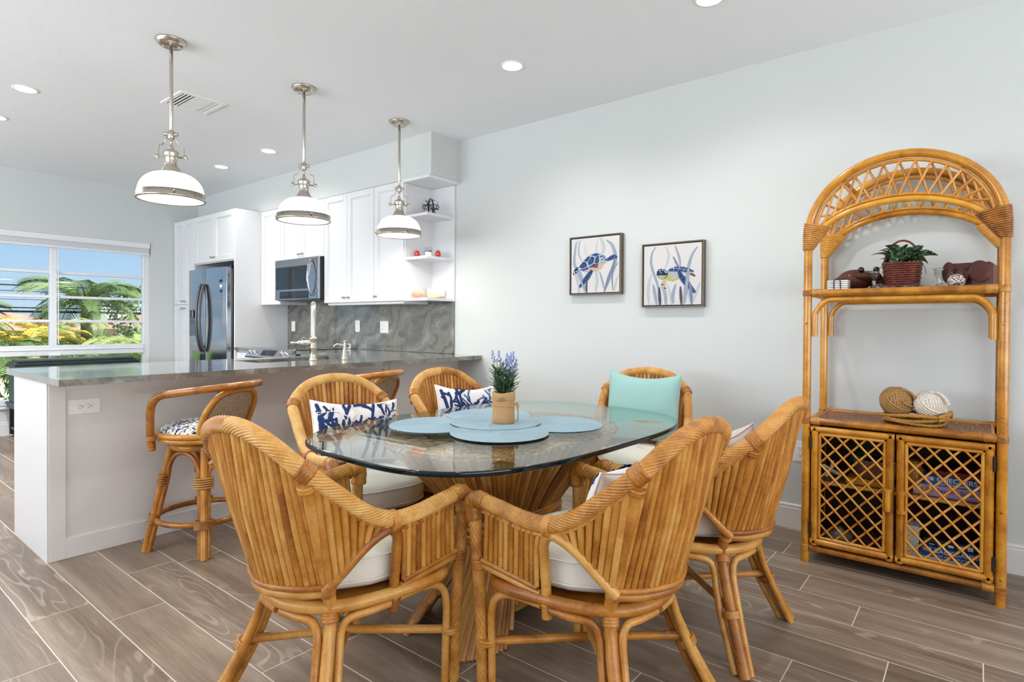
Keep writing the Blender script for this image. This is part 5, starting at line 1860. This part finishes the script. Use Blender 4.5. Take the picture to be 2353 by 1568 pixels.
G1, G2, G3, G4, DKB = (200, 207, 216), (166, 178, 196), (134, 148, 172), (206, 212, 210), (84, 90, 104)
NV, NB_, LB, CRM, BRN, YL = (38, 52, 92), (70, 92, 142), (176, 192, 220), (214, 190, 176), (122, 96, 84), (190, 196, 120)
def plates(poly, stroke, cells, col=NV):
    for c in cells:
        cx_ = sum(a for a, b in c)/len(c); cy_ = sum(b for a, b in c)/len(c)
        poly(c, col)
        poly([(cx_+(a-cx_)*.62, cy_+(b-cy_)*.62) for a, b in c], NB_)
def dots(poly, pts, r=.016, col=NV):
    for (a, b) in pts:
        poly([(a+r*1.3*cos(q), b+r*.8*sin(q)) for q in [2*pi*i/7+a*9 for i in range(7)]], col)
def turtle1(poly, stroke):
    sh = [(.14, .43), (.17, .50), (.25, .58), (.33, .65), (.42, .70), (.52, .72), (.61, .70), (.67, .655), (.70, .60), (.69, .52), (.64, .44), (.55, .39), (.46, .37), (.33, .37), (.22, .40)]
    stroke([(.17, .47), (.10, .41), (.05, .34)], .035, NV); dots(poly, [(.07, .37), (.10, .40)], .012, LB)
    poly(sh, LB)
    poly([(.28, .40), (.45, .37), (.57, .38), (.66, .44), (.69, .52), (.58, .53), (.46, .48)], CRM); poly([(.38, .47), (.56, .44), (.58, .53), (.47, .52)], BRN)
    plates(poly, stroke, [[(.17, .48), (.25, .565), (.31, .56), (.34, .49), (.25, .45)], [(.27, .585), (.36, .66), (.41, .655), (.36, .58), (.33, .57)], [(.36, .56), (.44, .66), (.49, .63), (.47, .54), (.38, .50)],
                          [(.43, .685), (.52, .71), (.60, .69), (.53, .65)], [(.50, .54), (.52, .63), (.585, .665), (.60, .58), (.56, .53)], [(.18, .435), (.27, .44), (.35, .47), (.38, .44), (.27, .405)], [(.39, .445), (.41, .48), (.49, .52), (.50, .49)]])
    stroke([(.74, .57), (.82, .60), (.90, .625), (.955, .60)], .034, NB_); dots(poly, [(.78, .585), (.82, .605), (.86, .62), (.90, .62), (.93, .605)], .012)
    stroke([(.45, .41), (.38, .32), (.29, .22), (.17, .10)], .042, NB_); dots(poly, [(.43, .39), (.40, .36), (.42, .36), (.37, .32), (.35, .29), (.33, .27), (.30, .23), (.27, .20), (.24, .18), (.21, .14)], .017)
    poly([(.585, .60), (.60, .655), (.65, .675), (.71, .655), (.74, .59), (.73, .53), (.67, .505), (.62, .53)], LB)
    dots(poly, [(.63, .645), (.67, .65), (.70, .62), (.72, .58)], .016); poly([(.605, .53), (.68, .505), (.715, .535), (.66, .555)], YL); dots(poly, [(.655, .59)], .014, (24, 26, 34))
def turtle2(poly, stroke):
    sh = [(.42, .555), (.46, .605), (.55, .635), (.66, .63), (.78, .60), (.88, .545), (.865, .515), (.78, .50), (.68, .52), (.56, .50), (.45, .52)]
    stroke([(.78, .52), (.85, .485), (.90, .455)], .018, BRN)
    poly([(.44, .53), (.58, .53), (.68, .50), (.62, .42), (.52, .385), (.43, .40), (.38, .46)], YL); poly([(.47, .50), (.60, .50), (.60, .43), (.50, .41)], CRM)
    poly(sh, LB)
    plates(poly, stroke, [[(.43, .56), (.47, .60), (.53, .60), (.52, .55)], [(.54, .625), (.62, .63), (.63, .60), (.55, .605)], [(.54, .595), (.62, .595), (.60, .545), (.53, .55)], [(.64, .625), (.73, .61), (.72, .58), (.64, .60)], [(.63, .59), (.71, .575), (.68, .54), (.61, .545)],
                          [(.74, .605), (.82, .575), (.80, .55), (.73, .575)], [(.72, .57), (.79, .545), (.76, .525), (.69, .535)], [(.82, .57), (.875, .545), (.85, .525), (.80, .54)]])
    stroke([(.62, .55), (.68, .44), (.78, .32), (.90, .19)], .042, NB_); dots(poly, [(.62, .54), (.64, .51), (.66, .48), (.65, .46), (.69, .44), (.70, .41), (.73, .38), (.75, .36), (.78, .32), (.81, .29), (.84, .25)], .016)
    stroke([(.40, .43), (.36, .37), (.345, .30), (.38, .27)], .034, CRM); dots(poly, [(.36, .285), (.385, .275), (.34, .34)], .016)
    poly([(.235, .54), (.26, .59), (.32, .605), (.39, .585), (.43, .53), (.41, .47), (.36, .43), (.29, .44), (.24, .49)], NV)
    poly([(.24, .49), (.30, .50), (.38, .49), (.42, .50), (.36, .43), (.29, .44)], YL); dots(poly, [(.29, .575), (.34, .585), (.38, .565), (.31, .545), (.40, .54)], .016, LB); dots(poly, [(.315, .55)], .010, (20, 22, 28))
gr1 = [[([(.18, .0), (.13, .35), (.07, .6), (.10, .86), (.14, .97)], .022, G1), ([(.33, .0), (.20, .35), (.06, .55), (.10, .95)], .024, G2), ([(.25, .55), (.16, .72), (.17, .9), (.20, .98)], .012, G2), ([(.55, .62), (.53, .8), (.56, .96)], .014, G4), ([(.60, .6), (.68, .75), (.66, .9), (.60, .98)], .034, G4), ([(.52, .0), (.55, .2), (.52, .45)], .028, G1),
         ([(.70, .02), (.86, .35), (.92, .6), (.86, .82), (.74, .93)], .030, G2), ([(.70, .05), (.66, .2), (.60, .38)], .018, G2), ([(.88, .02), (.86, .2), (.88, .38), (.98, .52)], .012, G3), ([(.40, .6), (.30, .75), (.31, .9)], .010, G4)],
        [([(.34, .0), (.33, .12), (.345, .22)], .016, DKB), ([(.70, .0), (.78, .25), (.87, .45), (.91, .62)], .020, G3), ([(.05, .42), (.10, .30), (.16, .12), (.16, .0)], .016, G1), ([(.30, .02), (.20, .25), (.12, .42)], .018, G2), ([(.90, .03), (.94, .2), (.99, .3)], .012, G1)]]
gr2 = [[([(.10, .0), (.08, .2), (.10, .4), (.14, .52)], .026, G1), ([(.28, .0), (.26, .3), (.14, .65), (.14, .85), (.21, .98)], .020, G2), ([(.38, .98), (.44, .85), (.42, .7), (.38, .6)], .020, G4), ([(.55, .98), (.60, .85), (.64, .7), (.63, .6)], .018, G2), ([(.52, .8), (.58, .68), (.64, .58)], .016, G3), ([(.50, .0), (.48, .15), (.42, .35)], .022, G4),
         ([(.53, .02), (.52, .15), (.57, .35)], .026, G2), ([(.93, .93), (.84, .8), (.78, .6), (.74, .4), (.70, .0)], .022, G2), ([(.24, .0), (.20, .2), (.17, .35)], .026, G2), ([(.85, .0), (.80, .2), (.79, .42)], .030, G1), ([(.86, .02), (.92, .2), (.98, .36)], .020, G1)],
        [([(.30, .0), (.29, .12), (.28, .3)], .022, DKB), ([(.67, .0), (.66, .15), (.65, .30)], .020, DKB), ([(.40, .0), (.39, .15), (.35, .30)], .022, G2), ([(.72, .02), (.76, .35), (.79, .62)], .024, G2), ([(.84, .0), (.83, .2), (.81, .35)], .022, G3)]]
painting('framed painting of a blue sea turtle swimming right, higher of two', 2.152, 1.605, turtle1, gr1)
painting('framed painting of a blue sea turtle swimming left, lower of two', 1.571, 1.508, turtle2, gr2)

# ------------------------------------------------------------------ things on the corner shelves
ZA, ZB2, ZC2 = 2.105, 1.745, ZU0+.022
t = thing('band_orb', 'black metal band orb on the top corner shelf', 'ornament', (3.485, 3.685, ZA+.0735))
rd = random.Random(2)
for i in range(6):
    X = Matrix.Rotation(i*.55, 4, 'Z') @ Matrix.Rotation(.4+i*.55, 4, 'X')
    k = MB(); k.X = X
    w_ = .006 if i == 2 else .0024
    k.lathe([(.0708, -w_), (.0722, -w_), (.0722, w_), (.0708, w_), (.0708, -w_)], 40).build('band', MT['iron'], t)
def angel(x, y, lb):
    t = thing('glass_angel', lb, 'ornament', (x, y, ZB2+.0005), 0, 'red glass ornaments on the corner shelf')
    MB().ball((0, 0, .030), .030, 14, 10, (.8, .8, 1.0)).build('body', plain('red_glass', (190, 38, 34), .12, coat=.6, var=.4, scale=60), t)
    MB().tube([(.035*cos(a), 0, .035+.032*sin(a)) for a in [2*pi*i/24 for i in range(24)]], .004, 8, closed=True).build('halo', MT['gdecor'], t)
    for s in (-1, 1):
        MB().ball((s*.028, .004, .018), .018, 10, 6, (1.1, .4, .9)).build('wing', MT['gdecor'], t)
angel(3.41, 3.775, 'red glass ornament left of the candle jar')
angel(3.52, 3.630, 'red glass ornament right of the candle jar')
t = thing('candle_jar', 'green candle in a clear glass jar between red ornaments', 'candle', (3.475, 3.70, ZB2+.0005))
MB().lathe([(.0001, 0), (.033, 0), (.034, .075), (.031, .078), (.033, .085), (.0001, .086)], 24).build('jar', MT['gdecor'], t)
MB().lathe([(.0001, .004), (.030, .004), (.030, .058), (.0001, .058)], 24).build('wax', plain('green_wax', (70, 110, 96), .5), t)
MB().lathe([(.0343, .008), (.0345, .045)], 12, (0, 0, 0), a0=pi*.95, a1=pi*1.6).build('paper_label', MT['white_pl'], t)
SHL = plain('conch_shell', (222, 184, 142), .45, var=.18, scale=30)
PNK = plain('shell_pink', (226, 138, 128), .3, var=.2, scale=30)
t = thing('conch_shell', 'open pink lipped conch shell at left of bottom corner shelf', 'shell', (3.42, 3.765, ZC2+.001), math.radians(-62))
m = MB(); rows = []
for i in range(11):
    f = i/10
    r = .036*sin(pi*(.06+.88*f))**.8
    rows.append([((f-.5)*.125, r*cos(a)*.9, .036+.012*(f-.5)+r*sin(a)*.95) for a in [2*pi*k/16 for k in range(16)]])
m.sheet(rows, closed_u=True); m.add(rows[0], [tuple(range(15, -1, -1))]); m.add(rows[-1], [tuple(range(16))]); m.build('whorl', SHL, t)
m = MB(); m.ball((-.005, -.022, .032), .034, 14, 8, (1.45, .45, .62)); m.build('lip', PNK, t)
for i in range(6):
    MB().lathe([(.007, 0), (.0001, .016)], 8, (-.04+.018*i, .006, .066-.0022*(i-2)**2)).build('spine', SHL, t)
t = thing('horn_shell', 'pointed tan shell at right of bottom corner shelf', 'shell', (3.53, 3.655, ZC2+.001), math.radians(-60))
m = MB(); k = 26
m.tube([(.075-.145*i/k, 0, .026-.012*i/k) for i in range(k+1)], .02, 16, radii=[.003+.024*(i/k)**.9*(1+.10*(i % 4 == 0)) for i in range(k+1)])
m.build('spire', SHL, t)
t = thing('greeting_card', 'white folded card behind the shells on the corner shelf', 'card', (3.56, 3.70, ZC2+.001), math.radians(-50))
m = MB(); m.X = Matrix.Rotation(math.radians(14), 4, 'X')
m.box((-.075, .030, .012), (.075, .0312, .085)); m.build('front', MT['white_pl'], t)
m = MB(); m.X = Matrix.Rotation(math.radians(-8), 4, 'X')
m.box((-.075, .056, .010), (.075, .0572, .085)); m.build('back', MT['shadefab'], t)

# ------------------------------------------------------------------ antique chest by the far window
GD = plain('dark_green_paint', (56, 74, 74), .45, var=.25, scale=12)
GB = plain('black_lacquer', (34, 32, 32), .35, var=.3, scale=14)
t = thing('antique_chest', 'dark green antique chest with stepped lid on turned legs', 'chest', (0, 0, 0))
ax0, ax1, ay0, ay1 = 1.415, 2.52, 7.36, 7.74
MB().box((ax0+.03, ay0+.03, .36), (ax1-.03, ay1-.02, .72), .004).build('body', GD, t)
for z0, z1, g, mt in ((.715, .73, -.0, GD), (.73, .745, .008, GB), (.745, .757, .016, GD), (.757, .77, .028, GB), (.77, .79, .05, GD)):
    MB().box((ax0+g, ay0+g, z0), (ax1-g, ay1-g*.5, z1), .004).build('lid_step', mt, t)
MB().box((ax0, ay0, .33), (ax1, ay1, .36), .006).build('base_moulding', GD, t)
MB().box((ax0+.012, ay0+.012, .30), (ax1-.012, ay1-.01, .33), .004).build('base_moulding', GB, t)
for x in (ax0+.05, ax1-.05):
    MB().lathe([(.018, 0), (.018, .02), (.012, .025), (.022, .04), (.030, .07), (.022, .095), (.016, .11), (.036, .16), (.042, .19), (.034, .22), (.018, .235), (.028, .26), (.018, .275), (.034, .30)], 16, (x, ay0+.05, 0)).build('leg', GB, t)
    MB().box((x-.02, ay1-.06, .03), (x+.02, ay1-.02, .30), .003).build('leg', GB, t)
    MB().lathe([(.014, 0), (.018, .012), (.014, .03)], 12, (x, ay1-.04, 0)).build('caster', MT['nickel'], t)
    MB().box((x-.014, ay0+.05, .08), (x+.014, ay1-.03, .11), .003).build('stretcher', GB, t)
# ------------------------------------------------------------------ outside the window
GR = -4.2
LAWN = plain('lawn', (96, 122, 60), .9, var=.35, scale=.6)
g = MB(); g.box((-60, 8.6, GR-.3), (120, 160, GR)); struct(g.build('ground_outside', LAWN))
def frond_mesh(mt, L=1.5, n=22, droop=.9, lw=.015, ll=.42):
    m = MB()
    sp = []
    for i in range(n+1):
        f = i/n
        sp.append(Vector((0, L*f*(1-.18*f*f), .42*L*f-droop*L*.62*f*f)))
    m.tube(sp, .02, 5, radii=[.022*(1-.85*i/n) for i in range(n+1)])
    rd = random.Random(n)
    for i in range(2, n+1):
        f = i/n
        d = (sp[i]-sp[i-1]).normalized()
        for s in (-1, 1):
            l_ = ll*(.45+.75*sin(pi*min(1, f*.9+.1)))*rd.uniform(.85, 1.1)
            out = (Vector((s, 0, 0))*.75 + d*.75).normalized()
            a = sp[i]; b = a+out*l_*.55+Vector((0, 0, .02)); c = a+out*l_+Vector((0, 0, -.30*l_))
            w_ = d*lw
            m.add([a-w_*.6, a+w_*.6, b+w_, b-w_, c], [(0, 1, 2, 3), (3, 2, 4)], False)
    return m.mesh('frond', mt)
PG = [plain('palm_green', (112, 136, 82), .5, var=.35, scale=2.2), plain('palm_light_green', (160, 174, 104), .5, var=.3, scale=2.2), plain('palm_yellow', (206, 178, 74), .5, var=.3, scale=2.2)]
FM = [frond_mesh(PG[0], 1.35, 34, 1.05), frond_mesh(PG[1], 1.4, 32, .85), frond_mesh(PG[2], 1.1, 24, .7, .018, .3)]
TRK = plain('palm_trunk', (120, 104, 86), .9, var=.3, scale=8)
rd = random.Random(5)
def palm(x, y, z, s, kind, nf, label, lift=0.0):
    t = thing('palm_tree', label, 'palm tree', (x, y, GR), rd.uniform(0, 6), 'palm trees outside the window')
    h = z-GR
    MB().tube(spl([(0, 0, 0), (.08, .04, h*.5), (0, 0, h)], 6), .11*s, 9, radii=[(.15-.004*i)*s for i in range(13)]).build('trunk', TRK, t)
    for i in range(nf):
        a = 2.4*i; e = rd.uniform(-.35, .75)+lift
        k = kind if kind != 2 or i % 3 else 1
        inst(FM[k], 'frond', t, (0, 0, h), (e, rd.uniform(-.2, .2), a), (s*rd.uniform(.85, 1.1),)*3)
palm(4.65, 17.0, 1.55, 1.10, 0, 22, 'tall palm with drooping fronds in the middle of the window view')
palm(4.75, 13.4, .35, .95, 1, 18, 'pale green palm low in the right window pane')
palm(3.35, 12.6, .25, .9, 1, 18, 'pale green palm low in middle of window just right of mullion')
palm(2.75, 13.6, .62, .85, 2, 16, 'yellow palm left of the window mullion')
palm(2.15, 12.6, .35, .95, 0, 18, 'dark green palm at far left of the window')
palm(3.55, 15.6, .75, .9, 2, 14, 'yellow palm behind the mullion')
palm(1.55, 14.0, .75, .9, 2, 16, 'yellow green palm hidden at left of window frame')
palm(5.9, 15.4, .35, 1.0, 1, 18, 'light green palm at right edge of the window')
palm(4.15, 15.0, .35, 1.0, 0, 18, 'green palm below the tall palm')
palm(.9, 12.4, .2, 1.0, 0, 16, 'green palm seen past the left of the counter')
palm(2.6, 20.0, 1.05, 1.2, 0, 16, 'distant green palm on the left skyline')
# broadleaf shrubs and tree
def shrub(x, y, z0, z1, r, mt, label, seed, name='garden_shrub', cat='shrub', n=700):
    t = thing(name, label, cat, (x, y, GR), 0)
    rr = random.Random(seed)
    m = MB()
    for i in range(n):
        a, b = rr.uniform(0, 2*pi), rr.uniform(-1, 1)
        q = rr.uniform(.75, 1.0)
        c = Vector((r*q*math.sqrt(max(0, 1-b*b))*cos(a), r*q*math.sqrt(max(0, 1-b*b))*sin(a), (z0+z1)/2-GR+b*q*(z1-z0)/2))
        d = Vector((rr.uniform(-1, 1), rr.uniform(-1, 1), rr.uniform(-1, 1))).normalized(); e = d.orthogonal().normalized()
        s = rr.uniform(.06, .13)
        m.add([c-d*s, c+e*s*.5, c+d*s, c-e*s*.5], [(0, 1, 2, 3)])
    m.build('foliage', mt, t, kind='stuff')
    MB().tube([(0, 0, 0), (.03, 0, z1-GR-.2)], .08, 7).build('stem', TRK, t)
SG = plain('shrub_green', (120, 142, 84), .6, var=.35, scale=3)
SD = plain('tree_dark_green', (78, 104, 70), .6, var=.35, scale=3)
shrub(5.4, 17.5, -3.2, 1.05, 1.5, SG, 'rounded green shrub right of the tall palm', 1)
shrub(2.5, 17.0, -3.0, .95, 1.7, SG, 'rounded green shrub behind the yellow palms', 2)
shrub(7.3, 21.0, .55, 2.35, 1.05, SD, 'dark broadleaf tree at right edge of the window', 3, 'garden_tree', 'tree')
shrub(.6, 15.0, -3.4, .6, 1.6, SG, 'rounded green shrub left of the antique chest', 4)
shrub(3.2, 14.6, -3.5, .15, 1.9, SD, 'dark green shrub under the middle of the window', 5)
shrub(6.9, 17.2, -3.4, .55, 1.5, SG, 'rounded green shrub low at the right window edge', 6)
# neighbouring houses
RT = plain('terracotta_roof', (200, 150, 132), .8, var=.15, scale=3)
HW = plain('house_stucco', (224, 214, 196), .8, var=.05, scale=2)
def house(x0, x1, y0, y1, ze, zr, label, wall=HW, roof=RT):
    t = thing('neighbour_house', label, 'house')
    MB().box((x0, y0, GR), (x1, y1, ze)).build('walls', wall, t)
    m = MB(); o_ = .5; xm0, xm1, ym = x0+(y1-y0)/2, x1-(y1-y0)/2, (y0+y1)/2
    if xm1 < xm0:
        xm0 = xm1 = (x0+x1)/2
    v_ = [(x0-o_, y0-o_, ze), (x1+o_, y0-o_, ze), (x1+o_, y1+o_, ze), (x0-o_, y1+o_, ze), (xm0, ym, zr), (xm1, ym, zr)]
    m.add(v_, [(0, 1, 5, 4), (1, 2, 5), (2, 3, 4, 5), (3, 0, 4), (3, 2, 1, 0)]); m.build('roof', roof, t)
    n = 5
    for i in range(n):
        xa = x0+(x1-x0)*(i+.3)/n; xb = xa+(x1-x0)*.4/n
        MB().box((xa, y0-.03, ze-1.9), (xb, y0+.02, ze-.6)).build('window', MT['slot'], t)
house(12.4, 21, 38, 46, .75, 2.25, 'house with terracotta roof at right in the window')
house(4.6, 11.0, 40, 47, .7, 1.75, 'house with terracotta roof at left in the window')
WTB = plain('white_building', (234, 236, 240), .7, var=.02)
t = thing('white_building', 'distant white flat roofed building above the red roof', 'building')
MB().box((24.4, 84, GR), (28.6, 92, 3.15)).build('walls', WTB, t); MB().box((24.2, 83.8, 3.15), (28.8, 92.2, 3.4)).build('roof_edge', WTB, t)
for i in range(4):
    MB().box((24.8+i*.95, 83.95, 2.55), (25.4+i*.95, 84.02, 2.85)).build('window', MT['shadefab'], t)
# overhead wires
WIRE = plain('utility_wire', (44, 46, 50), .7)
for z, r, s, lb in ((2.04, .016, .05, 'highest thick overhead wire'), (1.90, .008, .04, 'thin overhead wire below the highest'), (1.70, .006, .0, 'thinnest overhead wire'), (1.50, .014, .03, 'overhead wire just above the pair at treetop level'), (1.41, .026, .03, 'thick dark lowest overhead wire')):
    o = MB().tube([(-30, 18.0, z+.5*0-s), (3, 18.0, z), (40, 18.0, z+s)], r, 6).build('overhead_wire', WIRE)
    tag(o, lb+' crossing the window view', 'wire', 'utility wires outside')
